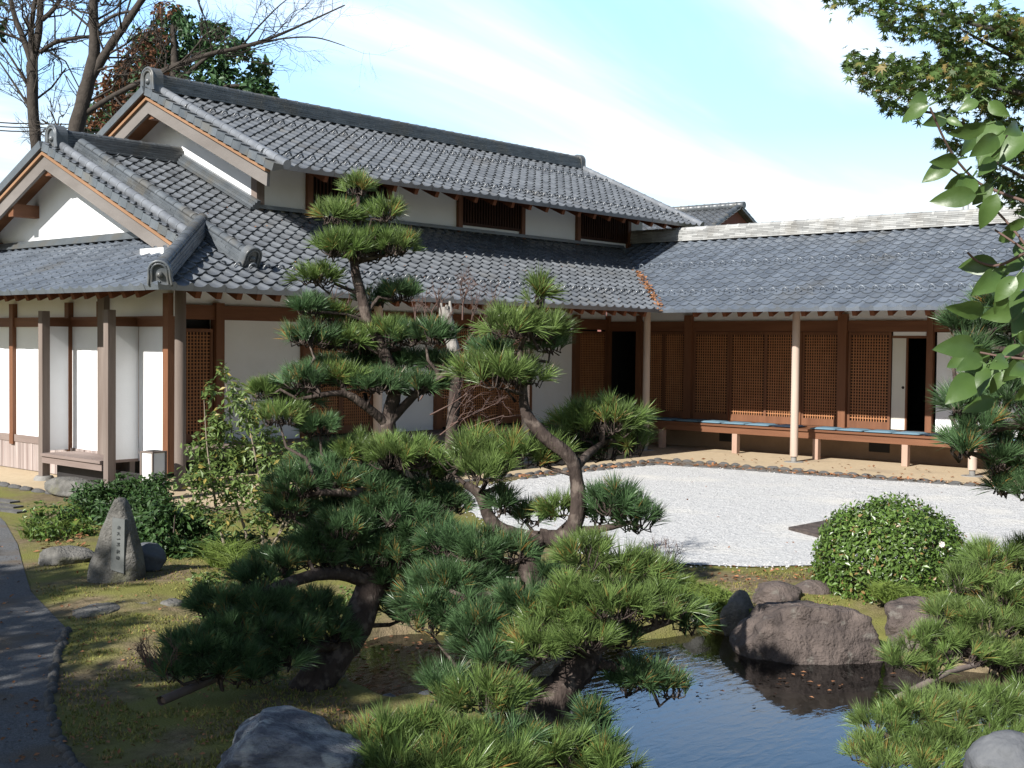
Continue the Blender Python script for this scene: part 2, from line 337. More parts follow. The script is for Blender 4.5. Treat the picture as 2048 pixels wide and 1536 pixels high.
rafters(2.0, m_, [(XE+.13, y, ZB+.13*m_) for y in np.arange(-.6, 6.2, .345)], -math.pi/2, lambda l: (l[1]-YE)*1.09-.3)
rafters(3.2, m_, [(.13, y, ZB+.13*m_) for y in np.arange(-1.75, -8.6, -.345)], -math.pi/2)
rafters(1.7, m2, [(x, YUe+.13, ZUe-.012+.13*m2) for x in np.arange(-6.9, 4.8, .55)], 0)

# ridges built of stacked courses
def ridge(label, p, q, w, h, courses=5, cap=.085, taper=.25, parent=None, seg=.29, tile=None):
    p = Vector(p); q = Vector(q); L = (q-p).length; d = (q-p)/L; side = Vector((-d.y, d.x, 0)).normalized(); up = side.cross(d)*-1
    if up.z < 0: up = -up
    mb = MB(); ch = h/courses
    for c in range(courses):
        ww = w*(1-taper*c/courses)/2; off = (c % 2)*seg/2; s0 = -off
        while s0 < L-.01:
            a, b = max(s0, 0)+.0015, min(s0+seg, L)-.0015; s0 += seg
            if b-a < .03: continue
            j = random.uniform(-.003, .003); e = ww+j
            mb.sweep([(-e,c*ch+.003),(e,c*ch+.003),(e,(c+1)*ch-.006),(e-.012,(c+1)*ch),(-e+.012,(c+1)*ch),(-e,(c+1)*ch-.006)], p+d*a, p+d*b, side, up)
    s0 = 0
    while s0 < L-.02:
        a, b = s0, min(s0+seg, L); s0 += seg
        pr = [(cap*math.cos(t), cap*math.sin(t)*.9) for t in np.linspace(0, math.pi, 9)]
        mb.sweep(pr, p+d*a+up*h, p+d*(b-.012)+up*(h+.004), side, up, smooth=True)
        pr2 = [(cap*1.08*math.cos(t), cap*1.0*math.sin(t)) for t in np.linspace(0, math.pi, 9)]
        mb.sweep(pr2, p+d*(b-.05)+up*h, p+d*b+up*h, side, up, smooth=True)
    core = w*(1-taper)/2-.02
    mb.sweep([(-core,0),(core,0),(core,h-.005),(-core,h-.005)], p, q, side, up)
    return mb.build('ridge', tile or M['tile_edge'], parent or HOUSE, label=label)
def rolls(mb, p, q, r=.082, seg=.27):
    p = Vector(p); q = Vector(q); L = (q-p).length; d = (q-p)/L; k = max(1, round(L/seg)); s = L/k
    for i in range(k):
        mb.tube([p+d*i*s, p+d*((i+1)*s-.06), p+d*((i+1)*s-.055), p+d*(i+1)*s], [r*.96, r*.97, r*1.03, r*1.03], 12)
def oni(label, pos, face, w, h, depth=.2, parent=None):
    """ridge-end tile: arched slab with two raised rims and a boss"""
    pos = Vector(pos); f = Vector(face).normalized(); s = Vector((-f.y, f.x, 0)).normalized(); u = s.cross(f)*-1
    if u.z < 0: u = -u
    def arch(k, base=0.0):
        r = w/2*k; hh = h-w/2
        pts = [(-r*1.12, base), (-r, base+hh*.5)]+[(r*math.cos(a), hh+r*math.sin(a)) for a in np.linspace(math.pi, 0, 13)]+[(r, base+hh*.5), (r*1.12, base)]
        return pts
    mb = MB(); mb.sweep(arch(1), pos-f*depth, pos, s, u)
    for k, z in ((.93, .035), (.68, .03)):
        pts = [pos+s*a+u*b+f*z*.4 for a, b in arch(k, .03)]
        mb.tube(pts, .026*w/.4, 7)
    c = pos+u*(h*.45)
    mb.tube([c-f*.02, c+f*.03, c+f*.05], [w*.17, w*.15, w*.05], 10)
    for a in np.linspace(.2, math.pi-.2, 6):
        q = pos+u*(h-w/2)+(s*math.cos(a)+u*math.sin(a))*w*.405; mb.tube([q, q+f*.03], [.014, .008], 6)
    return mb.build('ridge_end_tile', M['tile_edge'], parent or HOUSE, label=label)

ridge('long top ridge', (-8.1, YR, ZUR+.06), (4.73, YR, ZUR+.06), .34, .26, 6, parent=roofU)
oni('arched end tile on the top ridge', (-8.12, YR, ZUR+.02), (-1,0,0), .40, .47, parent=roofU)
oni('far end of the top ridge', (4.88, YR, ZUR+.02), (1,0,0), .34, .42, .14, parent=roofU)
ridge('short ridge meeting the gable wall', (-10.0, YR, ZR+.04), (XW-.01, YR, ZR+.04), .34, .26, 6, parent=roofA)
oni('arched end tile on the lower ridge', (-10.03, YR, ZR+.0), (-1,0,0), .38, .44, parent=roofA)
nA = Vector((0,-m_,1)).normalized(); dA = Vector((0,1,m_)).normalized()
def onA(x, y, l=0): return Vector((x, y, Ze+LIFT+m_*(y-YE)))+nA*l
def onU(x, y, l=0): return Vector((x, y, ZUe+LIFT+m2*(y-YUe)))+Vector((0,-m2,1)).normalized()*l
ridge('sloping ridge running down the front slope', onA(-9.6, 4.80), onA(-9.6, -.12), .27, .17, 4, parent=roofA, seg=.27)
oni('end tile of the sloping ridge', onA(-9.6, -.14, -.01), -dA, .30, .33, .12, parent=roofA)
hd = Vector((1, 1, m_)).normalized()
ridge('corner hip ridge', Vector((XE+.12, YE+.12, Ze+LIFT+.12*m_))+Vector((0,0,.03)), Vector((-9.5, YE+(-9.5-XE), Ze+LIFT+m_*(-9.5-XE)+.03)), .26, .19, 4, parent=roofA, seg=.25)
oni('end tile at the roof corner', Vector((XE+.10, YE+.10, Ze+LIFT-.0)), -hd, .30, .36, .1, parent=roofA)
ridge('pale grey ridge of the wing', (4.05, -14.6, Ze+.06+4.05*m_), (4.05, 3.0, Ze+.06+4.05*m_), .34, .26, 7, taper=.15, parent=roofB, tile=M['tile_pale'])
# verge trim: roll tiles and edge tiles
def roll_part(parent, p, q, r=.082):
    mb = MB(); rolls(mb, p, q, r); mb.build('roll_tiles', M['tile_roll'], parent)
roll_part(roofA, onA(-9.93, YR-.1, .05), onA(-9.93, .72, .05)); vt = MB()
for k in range(24):
    y0 = YR-.05-k*TH*.92
    if y0 < .5: break
    vt.sweep([(0,-.10),(.16,-.06),(.16,.02),(0,.035)], onA(-10.24, y0, 0), onA(-10.24, y0-TH*.9, .02), (1,0,0), nA)
vt.build('verge_tiles', M['tile_edge'], roofA)
roll_part(roofU, onU(-7.92, YR-.1, .05), onU(-7.92, YUe-.03, .05)); vt = MB()
for k in range(18):
    y0 = YR-.05-k*TH*.92
    if y0 < YUe+.1: break
    vt.sweep([(0,-.10),(.2,-.06),(.2,.02),(0,.035)], onU(-8.22, y0, 0), onU(-8.22, y0-TH*.9, .02), (1,0,0), nA)
nb = Vector((0, m_, 1)).normalized()
vt.sweep([(-.02,-.08),(.2,-.08),(.2,.06),(-.02,.06)], (-8.22, YR, ZUR+LIFT), (-8.22, YR+3.9, ZUR+LIFT-3.9*m2), (1,0,0), nb)
vt.build('verge_tiles', M['tile_edge'], roofU)
roll_part(roofU, onU(4.86, YR-.1, .05), onU(4.86, YUe-.02, .05))
vt = MB(); vt.sweep([(-.02,-.08),(.2,-.08),(.2,.06),(-.02,.06)], (-10.24, YR, ZR+LIFT), (-10.24, YR+6.1, ZR+LIFT-6.1*m_), (1,0,0), nb); vt.build('verge_tiles', M['tile_edge'], roofA)
# bargeboards
M['barge'] = mat('bargeboard_wood', (.20,.183,.172), (.14,.125,.115), 6, .85, .2, 40, stretch=(1,.12,.3), spec=.15)
M['barge_top'] = mat('new_wood', (.30,.175,.105), (.22,.125,.07), 6, .8, .1, 40, stretch=(1,.12,.3), spec=.15)
def barge(X, ya, za, yb, zb, h0, parent, th=.06):
    mb = MB(); mt = MB()
    dv = Vector((0, yb-ya, zb-za)); L = dv.length; dv /= L; n = Vector((0, -dv.z, dv.y)); n = n if n.z > 0 else -n
    # plumb cut at the apex, slight flare at the foot
    pts = [(ya, za), (yb, zb), (yb-.02*np.sign(dv.y), zb-h0*1.05), (ya, za-h0*1.06)]
    vs = [(X, y, z) for y, z in pts]+[(X+th, y, z) for y, z in pts]
    mb.add(vs, [(0,1,2,3),(7,6,5,4),(0,4,5,1),(1,5,6,2),(2,6,7,3),(3,7,4,0)])
    pts = [(ya, za+.055), (yb, zb+.055), (yb, zb+.003), (ya, za+.003)]
    vs = [(X-.05, y, z) for y, z in pts]+[(X+th, y, z) for y, z in pts]
    mt.add(vs, [(0,1,2,3),(7,6,5,4),(0,4,5,1),(1,5,6,2),(2,6,7,3),(3,7,4,0)])
    b = mb.build('bargeboard', M['barge'], parent); mt.build('edge_strip', M['barge_top'], parent)
barge(-8.12, YR, ZUR-.12, YUe+.22, ZUe+.22*m2-.11, .23, roofU)
barge(-8.12, YR, ZUR-.12, YR+3.85, ZUR-.12-3.85*m2, .23, roofU)
barge(-10.17, YR, ZR-.11, .95, Ze+m_*(.95-YE)-.11, .23, roofA)
barge(-10.17, YR, ZR-.11, YR+6.1, ZR-.11-6.1*m_, .23, roofA)
ft = MB(); ft.box(-10.45, -9.9, .86, 1.5, 3.60, 3.70); ft.build('bargeboard_foot', M['white'], roofA)
# purlin ends under the gables
pu = MB()
for X0, X1, y, z in ((-10.1, -9.55, YR+1.35, ZR-.36-1.35*m_), (-10.1, -9.55, YR+2.75, ZR-.36-2.75*m_), (-10.1, -9.55, YR+4.3, ZR-.36-4.3*m_), (-10.1, -9.5, YR, ZR-.33),
                     (-8.05, -7.35, YR+1.15, ZUR-.36-1.15*m2), (-8.05, -7.35, YR, ZUR-.33)):
    o = MB(); o.box(X0, X1, y-.09, y+.09, z-.13, z+.1); o.build('purlin', M['wood_h'], HOUSE)
# ---- plaster walls
def wall(boxes, label=None, m='plaster'):
    for b in boxes:
        mb = MB(); mb.box(*b); mb.build('wall' if m == 'plaster' else 'base_wall', M[m], HOUSE, label=label)
def gwall(X, ytop, ztop, slope, half, zb, label):
    mb = MB(); zb2 = ztop-slope*half
    pts = [(ytop-half, zb), (ytop-half, zb2), (ytop, ztop), (ytop+half, zb2), (ytop+half, zb)]
    mb.add([(X, y, z) for y, z in pts]+[(X+.1, y, z) for y, z in pts], [(4,3,2,1,0),(5,6,7,8,9)]+[(i, (i+1) % 5, 5+(i+1) % 5, 5+i) for i in range(5)])
    mb.build('gable_wall', M['plaster'], HOUSE, label=label)
gwall(XW, YR, ZUR-.0, m2, YR-YW, 4.2, 'upper white gable wall')
gwall(-9.6, YR, ZR-.0, m_, 4.6, 3.3, 'lower white gable wall')
wall([(XW+.1, 4.5, YW, YW+.1, 4.2, 5.80)], 'narrow white wall under the upper eave')
wall([(4.4, 4.5, YW+.1, 7.2, 4.2, 5.8)])
# small barred windows
def cl_window(x0, x1):
    w = MB(); z0, z1 = 4.86, 5.62
    w.box(x0-.0, x1, YW-.045, YW-.004, z0-.06, z0)            # sill
    w.box(x0, x1, YW-.045, YW-.004, z1, z1+.08)
    o = w.build('window', M['dark_wood'], HOUSE)
    b = MB(); b.box(x0, x1, YW-.016, YW-.008, z0, z1); b.build('dark_sheet', M['dark'], o)  # dark sheet on the solid wall stands in for shade behind the bars
    n = int((x1-x0)/.085); b = MB()
    for i in range(n+1):
        x = x0+(x1-x0)*i/n; b.box(x-.018, x+.018, YW-.06, YW-.02, z0, z1)
    b.build('window_bars', M['dark_wood'], o)
XP = [-6.21, -4.21, -2.17, -.15, 1.85, 3.86]
for a, b in ((0,1), (2,3), (4,5)): cl_window(XP[a]+.07, XP[b]-.07)
def post(x, y, z0, z1, w=.15, m='wood', d=None):
    mb = MB(); d = d or w; mb.box(x-w/2, x+w/2, y-d/2, y+d/2, z0, z1); return mb.build('post', M[m], HOUSE)
for x in XP: post(x, YW-.02, 4.4, 5.75, .12, 'wood')
post(XW+.08, YW+.02, 4.4, 5.72, .17, 'grey_wood')
# flashing courses where the low roof meets the walls
fl = MB()
for k in range(2): fl.sweep([(-.0,0),(.14-.04*k,0),(.14-.04*k,.037),(0,.04)], onA(-7.5, YW-.01, .02+.036*k)+Vector((0,.03,0)), onA(3.6, YW-.01, .02+.036*k)+Vector((0,.03,0)), (0,-1,0), (0,0,1))
for k in range(4):
    fl.sweep([(-.0,0),(.18-.035*k,0),(.18-.035*k,.042),(0,.045)], onA(XW-.002, YW-.1, .03+.042*k), onA(XW-.002, YR-.1, .03+.042*k), (-1,0,0), nA)
fl.build('flashing_tiles', M['tile_edge'], roofA)
fl = MB()
for k in range(3): fl.sweep([(0,0),(.15-.03*k,0),(.15-.03*k,.042),(0,.045)], (-9.605, 1.1, Ze+LIFT+.04+m_*2.06+.042*k), (-9.605, 9.4, Ze+LIFT+.04+m_*2.06+.042*k), (-1,0,0), (0,0,1))
fl.build('flashing_tiles', M['tile_edge'], roofL)

# ---- lower walls
YA = 2.6; XL = -10.5; XB = 3.0
wall([(-8.33, -6.4, YA, YA+.1, .5, 2.67), (.1, 1.66, YA, YA+.1, .1, 2.67), (-4.5, -2.9, YA, YA+.1, .5, 2.67)], 'shaded white wall panels behind the pine')
wall([(XL, -9.6, YA+.02, YA+.12, 2.9, 3.3), (-9.6, XB, YA+.02, YA+.12, 2.9, 4.2)], 'white strip under the front eave')
wall([(XL, XL+.1, 3.55, 9.5, .62, 2.50), (XL, XL+.1, 2.55, 3.45, .48, 2.50), (XL, XL+.1, .75, 1.45, .43, 2.50)], 'sunlit white side wall')
wall([(XL+.02, XL+.12, YA*.2, 9.5, 2.66, 3.40)], 'shaded white strip above the side beam')
wall([(-10.97, XL, 3.44, 3.54, .48, 2.50), (-10.97, XL, 1.46, 1.56, .43, 2.50)], 'short white wing walls beside the posts')
wall([(XB, XB+.1, -14.5, 2.6, 2.86, 4.2)], 'white strip under the wing eave')
wall([(XB, XB+.1, -14.5, -5.6, .62, 2.62)], 'white wall beyond the open doorway')
wall([(XB+.01, XB+.09, -5.37, -4.68, 2.55, 2.63)])
wall([(2.75, 2.85, -14.5, 2.5, .02, .5)], None, 'base')
# cladding under the side wall
cl = MB()
for i, y in enumerate(np.arange(1.65, 9.4, .085)): cl.box(XL-.03+random.uniform(-.004,.004), XL+.06, y, y+.082, .03, .50)
cl.build('cladding', M['clad'], HOUSE, label='weathered vertical boards at the wall foot')
def beam(x0,x1,y0,y1,z0,z1,m='wood_h'):
    mb = MB(); mb.box(x0,x1,y0,y1,z0,z1); return mb.build('beam', M[m], HOUSE)
beam(XL-.04, XL+.08, .62, 9.5, 2.50, 2.66); beam(XL-.045, XL+.075, 3.55, 9.4, .50, .62, 'grey_board')
beam(-10.97, XL-.04, 3.43, 3.55, 2.50, 2.64); beam(-10.97, XL-.04, 1.45, 1.57, 2.50, 2.64)
beam(XL, XB, YA-.05, YA+.09, 2.66, 2.91); beam(XB-.05, XB+.09, -14.5, YA, 2.63, 2.86)
beam(.94, 1.14, -14.5, .1, 3.06, 3.20); beam(XL-.3, 1.0, -.06, .12, 3.13, 3.27)
# posts of the walls
for y in (9.0, 5.4, 3.5): post(XL+.0, y, .45 if y > 3.4 else .1, 2.9, .14, 'wood', .13)
post(XL+.02, 2.42, .40, 3.2, .20, 'grey_wood'); post(XL, .62, .3, 3.0, .14)
for x in (-8.25, -6.33, -4.55, -2.83, .03): post(x, YA-.02, .4, 2.95, .17)
post(1.75, YA-.03, .4, 3.0, .17)
for y, w in ((.2, .2), (-3.61, .2), (-5.48, .13), (1.6, .14), (2.52, .12), (-7.4, .16), (-9.3, .16)): post(XB-.02, y, .6, 3.0, w*.9, 'wood', w)
# free-standing posts and step on the left
for y, lab in ((3.33, None), (1.36, None)):
    o = post(-11.05, y, .06, 2.745, .13, 'grey_wood')
    s = MB(); s.tube([(-11.05, y, 0), (-11.05, y, .05), (-11.05, y, .09)], [.17, .16, .13], 10); s.build('post_stone', M['stone'], o)
# round columns with stone feet along both veranda fronts
def column(x, y, z1=3.07):
    mb = MB(); mb.tube([(x, y, .13), (x, y, 1.3), (x, y, z1)], [.078, .078, .074], 20)
    o = mb.build('round_column', M['column'], HOUSE)
    s = MB(); s.tube([(x, y, .03), (x, y, .128)], [.055, .055], 14); s.tube([(x, y, .0), (x, y, .028)], [.2, .19], 16); s.build('column_foot', M['stone'], o)
for y in (.03, -3.55, -7.1, -10.7): column(1.04, y)
for x in (-6.82, -2.98): column(x, .03, 3.14)
mb = MB(); mb.tube([(-10.7, .03, .1), (-10.7, .03, 3.12)], [.085, .08], 20); mb.build('round_column', M['grey_wood'], HOUSE, label='weathered corner column')

# lattice doors
def lattice(axis, fix, a0, a1, z0, z1, nx, nz, rail=.15, m='wood'):
    """axis 'y': panel in the wing wall (x = fix); axis 'x': in the front wall"""
    def B(mb, u0, u1, d0, d1, z0_, z1_):
        if axis == 'y': mb.box(fix+d0, fix+d1, u0, u1, z0_, z1_)
        else: mb.box(u0, u1, fix+d0, fix+d1, z0_, z1_)
    lo, hi = min(a0, a1), max(a0, a1); f = MB(); s = .052
    B(f, lo, lo+s, -.02, .02, z0, z1); B(f, hi-s, hi, -.02, .02, z0, z1)
    B(f, lo+s, hi-s, -.02, .02, z0, z0+rail); B(f, lo+s, hi-s, -.02, .02, z1-.06, z1)
    o = f.build('lattice_door', M[m], HOUSE); g = MB()
    for i in range(1, nx):
        u = lo+s+(hi-lo-2*s)*i/nx; B(g, u-.009, u+.009, -.012, .004, z0+rail, z1-.06)
    for k in range(1, nz):
        z = z0+rail+(z1-.06-z0-rail)*k/nz; B(g, lo+s, hi-s, -.004, .012, z-.009, z+.009)
    g.build('lattice', M['lattice'], o)
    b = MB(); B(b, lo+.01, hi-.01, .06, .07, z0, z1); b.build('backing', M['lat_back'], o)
M['lattice'] = mat('lattice_wood', (.42,.195,.09), (.32,.142,.064), 5, .6, .05, 30, spec=.3)  # lighter than the frame wood: bounced light put into the colour
M['lat_back'] = mat('lattice_backing', (.030,.012,.008), (.020,.009,.006), 2, .8)  # dark board colour stands in for the unlit interior behind the grid
ZF = .63
for i, (a, b) in enumerate([(.09,-.85), (-.84,-1.76), (-1.75,-2.64), (-2.63,-3.50), (-3.72,-4.65)]):
    lattice('y', XB+(.0 if i % 2 == 0 else .045), b, a, ZF, 2.62, 14, 29)
for a, b in ((1.52, .9), (.92, .31)): lattice('y', XB, b, a, ZF, 2.62, 10, 33)
lattice('x', YA-.02, -9.25, -8.36, .55, 2.5, 12, 30)
lattice('x', YA-.02, -10.1, -9.24, .55, 2.5, 12, 30)
lattice('x', YA-.02, 1.85, 2.95, .55, 2.62, 16, 33)
for a, b in ((-6.24,-5.45), (-5.44,-4.65), (-2.73,-1.82), (-1.81,-.9), (-.89,-.06)): lattice('x', YA-.02, a, b, .55, 2.62, 13, 33)
# doorway with a paper door and the dark room behind
mb = MB(); mb.box(XB+.03, XB+.06, -4.95, -4.66, ZF+.01, 2.53); pd = mb.build('paper_door', M['paper'], HOUSE)
mb = MB(); mb.box(XB+.02, XB+.065, -4.99, -4.952, ZF+.01, 2.53); mb.build('door_edge', M['wood'], pd)
mb = MB(); mb.tube([(XB+.025, -4.9, 1.5), (XB+.035, -4.9, 1.5)], [.03, .03], 12); mb.build('door_pull', M['dark'], pd)
beam(XB, XB+.06, -5.4, -4.66, 2.50, 2.55)
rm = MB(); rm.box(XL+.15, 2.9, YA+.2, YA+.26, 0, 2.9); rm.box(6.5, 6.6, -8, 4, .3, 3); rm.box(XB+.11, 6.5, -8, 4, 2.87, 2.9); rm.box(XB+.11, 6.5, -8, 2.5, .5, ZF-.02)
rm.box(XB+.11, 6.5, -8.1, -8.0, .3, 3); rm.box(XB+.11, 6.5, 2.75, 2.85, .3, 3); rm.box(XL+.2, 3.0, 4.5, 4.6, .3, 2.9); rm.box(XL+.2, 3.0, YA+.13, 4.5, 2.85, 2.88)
rm.build('dark_painted_room', M['dark'], HOUSE)  # unlit interior painted near-black; the first box was added to close see-through gaps
# verandas
vb = MB()
for i in range(9):                                        # boards along the wing
    x0 = 1.80+i*.133; vb.box(x0, x0+.13, -14.5, YA-.6 if x0 < 2.6 else YA, ZF-.045-.001*(i % 2), ZF-.003-.001*(i % 2))
ver = vb.build('veranda', M['floor'] if 'floor' in M else M['wood_h'], HOUSE, label='raised wooden veranda along the wing')
mb = MB(); mb.box(1.84, 1.93, -14.5, 1.9, .44, ZF-.05); mb.build('apron_beam', M['wood_h'], ver)
M['leg'] = mat('veranda_leg_wood', (.42,.29,.225), (.33,.215,.165), 7, .8, .1, 40, stretch=(1,1,.1), spec=.15)
for k in range(7):
    mb = MB(); y = .17-k*1.885; mb.box(1.83, 1.95, y-.06, y+.06, .02, .438); mb.build('leg', M['leg'], ver)
for y in (-1.0, -4.55):
    mb = MB(); mb.box(2.735, 2.748, y-.22, y+.22, .18, .38); mb.build('vent', M['dark'], HOUSE)
vb = MB()
for i in range(6): vb.box(-10.1, 1.78, 1.75+i*.14, 1.75+i*.14+.137, .47-.001*(i % 2), .51-.001*(i % 2))
ver2 = vb.build('veranda', M['grey_board'], HOUSE, label='shaded veranda along the front wall')
mb = MB(); mb.box(-10.1, 1.78, 1.79, 1.87, .32, .465); mb.build('apron_beam', M['grey_board'], ver2)
mb = MB(); mb.box(-10.1, 1.78, 2.35, 2.4, .02, .46); mb.build('underfloor_shade', M['dark'], ver2)  # dark sheet stands in for the shade under the boards
vb = MB()                                                  # small ledge between the left posts
for i in range(4): vb.box(-11.16+i*.165, -11.16+i*.165+.162, 1.45, 3.25, .42-.001*(i % 2), .465-.001*(i % 2))
ver3 = vb.build('veranda', M['grey_board'], HOUSE, label='small grey ledge between two posts')
mb = MB(); mb.box(-11.13, -11.05, 1.45, 3.25, .31, .415); mb.build('apron_beam', M['grey_board'], ver3)
mb = MB(); mb.box(-10.9, -10.86, .75, 3.2, .02, .30); mb.build('underfloor_shade', M['dark'], ver3)  # dark sheet in place of the shade below the ledge
# ------------------------------------------------------------------ ground, court, pond, path
M['ground'] = mat('mossy_ground', (.215,.168,.105), (.100,.080,.048), 11, .95, .8, 60, spec=.05, c3=(.170,.168,.052), c3scale=1.1, c3lo=.38, c3hi=.56, detail=10, contrast=(.36,.64))
M['path'] = mat('grey_path_grit', (.075,.075,.077), (.16,.16,.16), 60, .95, .5, 90, spec=.1, c3=(.12,.10,.08), c3scale=1.6)
M['gravel'] = mat('white_gravel', (.58,.58,.575), (.30,.30,.30), 42, .95, 1.0, 38, spec=.1, detail=3, contrast=(.44,.72), b2=(5, 2.5), c3=(.60,.585,.55), c3scale=.8, c3lo=.52, c3hi=.72)
M['gutter'] = mat('gutter_silt', (.10,.085,.07), (.17,.14,.11), 14, .95, .4, 60)
M['mud'] = mat('pond_mud', (.32,.25,.155), (.22,.17,.10), 3, .9, .2, 20)
GRASSY = None
ZWAT = -.17
pond_px = [(690,1290),(770,1268),(860,1262),(1000,1285),(1200,1288),(1330,1272),(1420,1258),(1470,1270),(1500,1282),(1620,1288),(1740,1286),(1800,1318),(1850,1332),(2000,1345),(2160,1360),(2260,1500),(2200,1700),(1500,1760),(1180,1640),(1150,1520),(1130,1440),(1000,1425),(880,1405),(760,1420),(700,1390),(672,1340)]
POND = np.array([at_z(x, y, ZWAT)[:2] for x, y in pond_px])
court_px = [(905,990),(950,975),(1040,961),(1130,949),(1230,939),(1310,931),(1420,937),(1614,952),(1800,964),(1987,977),(2300,1000),(2400,1080),(1950,1108),(1780,1130),(1630,1133),(1500,1136),(1400,1132),(1280,1128),(1200,1116),(1130,1100),(1000,1060),(930,1020)]
COURT = np.array([at_z(x, y, 0)[:2] for x, y in court_px])
def ragged(poly, first, step=.12, amp=.06):
    out = []
    for i in range(len(poly)):
        a, b = poly[i], poly[(i+1) % len(poly)]; n_ = max(1, int(np.linalg.norm(b-a)/step)) if i >= first else 1
        for k in range(n_):
            q = a+(b-a)*k/n_
            if i >= first and k: q = q+np.array([mnoise.noise(Vector((q[0]*3, q[1]*3, 1))), mnoise.noise(Vector((q[0]*3, q[1]*3, 9)))])*amp*2
            out.append(q)
    return np.array(out)
COURT_R = ragged(COURT, 11)
path_r = [(-30,1010),(10,1045),(35,1090),(45,1130),(62,1185),(110,1235),(136,1262),(122,1293),(107,1362),(97,1400),(107,1457),(126,1500),(152,1534),(230,1640)]
PATHR = [at_z(x, y, 0)[:2] for x, y in path_r]
PATH = np.array(PATHR+[np.array([-19.2,-12.5]), np.array([-24,-12]), np.array([-24, 3]), np.array([-15.5, 4])])
DOMA = np.array([(-11.75,-1.32),(-.42,-1.38),(-.30,-15.5),(2.9,-15.5),(2.9,2.6),(-10.4,2.6),(-10.4,10),(-11.75,10)])
def sdist(P, poly):
    """signed distance to polygon, negative inside"""
    P = np.asarray(P, float); n = len(poly); d = np.full(len(P), 1e9); ins = np.zeros(len(P), bool)
    for i in range(n):
        a = poly[i]; b = poly[(i+1) % n]; e = b-a; w = P-a
        t = np.clip((w@e)/(e@e), 0, 1); q = w-np.outer(t, e); d = np.minimum(d, np.hypot(q[:,0], q[:,1]))
        c = (a[1] > P[:,1]) != (b[1] > P[:,1])
        with np.errstate(divide='ignore', invalid='ignore'): xx = (b[0]-a[0])*(P[:,1]-a[1])/(b[1]-a[1])+a[0]
        ins ^= c & (P[:,0] < xx)
    return np.where(ins, -d, d)
def height(P):
    P = np.asarray(P, float).reshape(-1, 2)
    d = sdist(P, POND); flat = np.minimum(np.minimum(sdist(P, COURT), sdist(P, PATH)), sdist(P, DOMA))
    k = np.clip(flat/.8, 0, 1)*np.clip((9-np.hypot(P[:,0]+15, P[:,1]+8.5))/3, 0, 1)
    nz_ = np.array([mnoise.noise(Vector((x*.8, y*.8, 0)))*.10+mnoise.noise(Vector((x*3.1, y*3.1, 5)))*.025 for x, y in P])
    z = k*(nz_+.02)
    g = np.clip((1.5-d)/1.4, 0, 1); z = z-.10*g*g*(3-2*g)
    t = np.clip((.05-d)/.30, 0, 1); t = t*t*(3-2*t)
    z = z*(1-t)-t*.42
    return np.where(flat < 0, 0.0, z)
def gz(x, y): return float(height([(x, y)])[0])
def grid(a, b, s): return list(np.arange(a, b, s))
xs = [-400,-150,-70,-45,-35,-30]+grid(-27,-18.5,.5)+grid(-18.5,-8,.10)+grid(-8,6,.5)+[8,12,20,35,60,120,400]
ys = [-400,-150,-70,-40,-28,-22]+grid(-19,-13.5,.5)+grid(-13.5,-3.5,.10)+grid(-3.5,12,.5)+[16,25,45,90,200,400]
GX, GY = np.meshgrid(xs, ys, indexing='ij'); PP = np.stack([GX.ravel(), GY.ravel()], 1); ZZ = np.zeros(len(PP))
near = (np.abs(PP[:,0]+15) < 12) & (np.abs(PP[:,1]+8.5) < 12)
ZZ[near] = height(PP[near])
mb = MB(); ny = len(ys)
mb.add(np.column_stack([PP, ZZ]), [(i*ny+j, (i+1)*ny+j, (i+1)*ny+j+1, i*ny+j+1) for i in range(len(xs)-1) for j in range(ny-1)], smooth=True)
mb.build('ground', M['ground'], None, kind='structure')
def sheet(name, poly, z, m, **k):
    mb = MB(); mb.add([(x, y, z) for x, y in poly], [tuple(range(len(poly)))]); o = mb.build(name, M[m], None, kind='structure', **k)
    if o.data.polygons[0].normal.z < 0: o.data.flip_normals()
    return o
sheet('gravel_court', COURT_R, .014, 'gravel'); sheet('path', PATH, .008, 'path'); sheet('earthen_floor', DOMA, .018, 'doma')
sheet('gutter', np.array([at_z(1040,956,0)[:2]-np.array([.3,-.2]), (-11.7,-1.36), (-.46,-1.42), (-.36,-15.4), at_z(2300,1000,0)[:2], at_z(1614,952,0)[:2]+.02, at_z(1310,931,0)[:2]+.02]), .009, 'gutter')
# pond water and its bed
bed = MB(); bx0, by0 = POND.min(0)-.6; bx1, by1 = POND.max(0)+.6
wm = bpy.data.materials.new('pond_water'); wm.use_nodes = True; n = wm.node_tree; n.nodes.clear()
out = n.nodes.new('ShaderNodeOutputMaterial'); fr = n.nodes.new('ShaderNodeFresnel'); fr.inputs[0].default_value = 1.40
tp = n.nodes.new('ShaderNodeBsdfTransparent'); tp.inputs[0].default_value = (.88,.81,.68,1)
gl = n.nodes.new('ShaderNodeBsdfGlossy'); gl.inputs['Roughness'].default_value = .02; gl.inputs[0].default_value = (.95,.97,1,1)
ms = n.nodes.new('ShaderNodeMixShader'); t = n.nodes.new('ShaderNodeTexCoord'); mpn = n.nodes.new('ShaderNodeMapping')
mpn.inputs['Rotation'].default_value = (0,0,math.radians(30)); mpn.inputs['Scale'].default_value = (1,2.4,1)
n1 = n.nodes.new('ShaderNodeTexNoise'); n1.inputs['Scale'].default_value = 5.5; n1.inputs['Detail'].default_value = 3; n1.inputs['Distortion'].default_value = .6
bp = n.nodes.new('ShaderNodeBump'); bp.inputs['Strength'].default_value = .042; bp.inputs['Distance'].default_value = .05
L = n.links; L.new(t.outputs['Object'], mpn.inputs[0]); L.new(mpn.outputs[0], n1.inputs['Vector']); L.new(n1.outputs[0], bp.inputs['Height'])
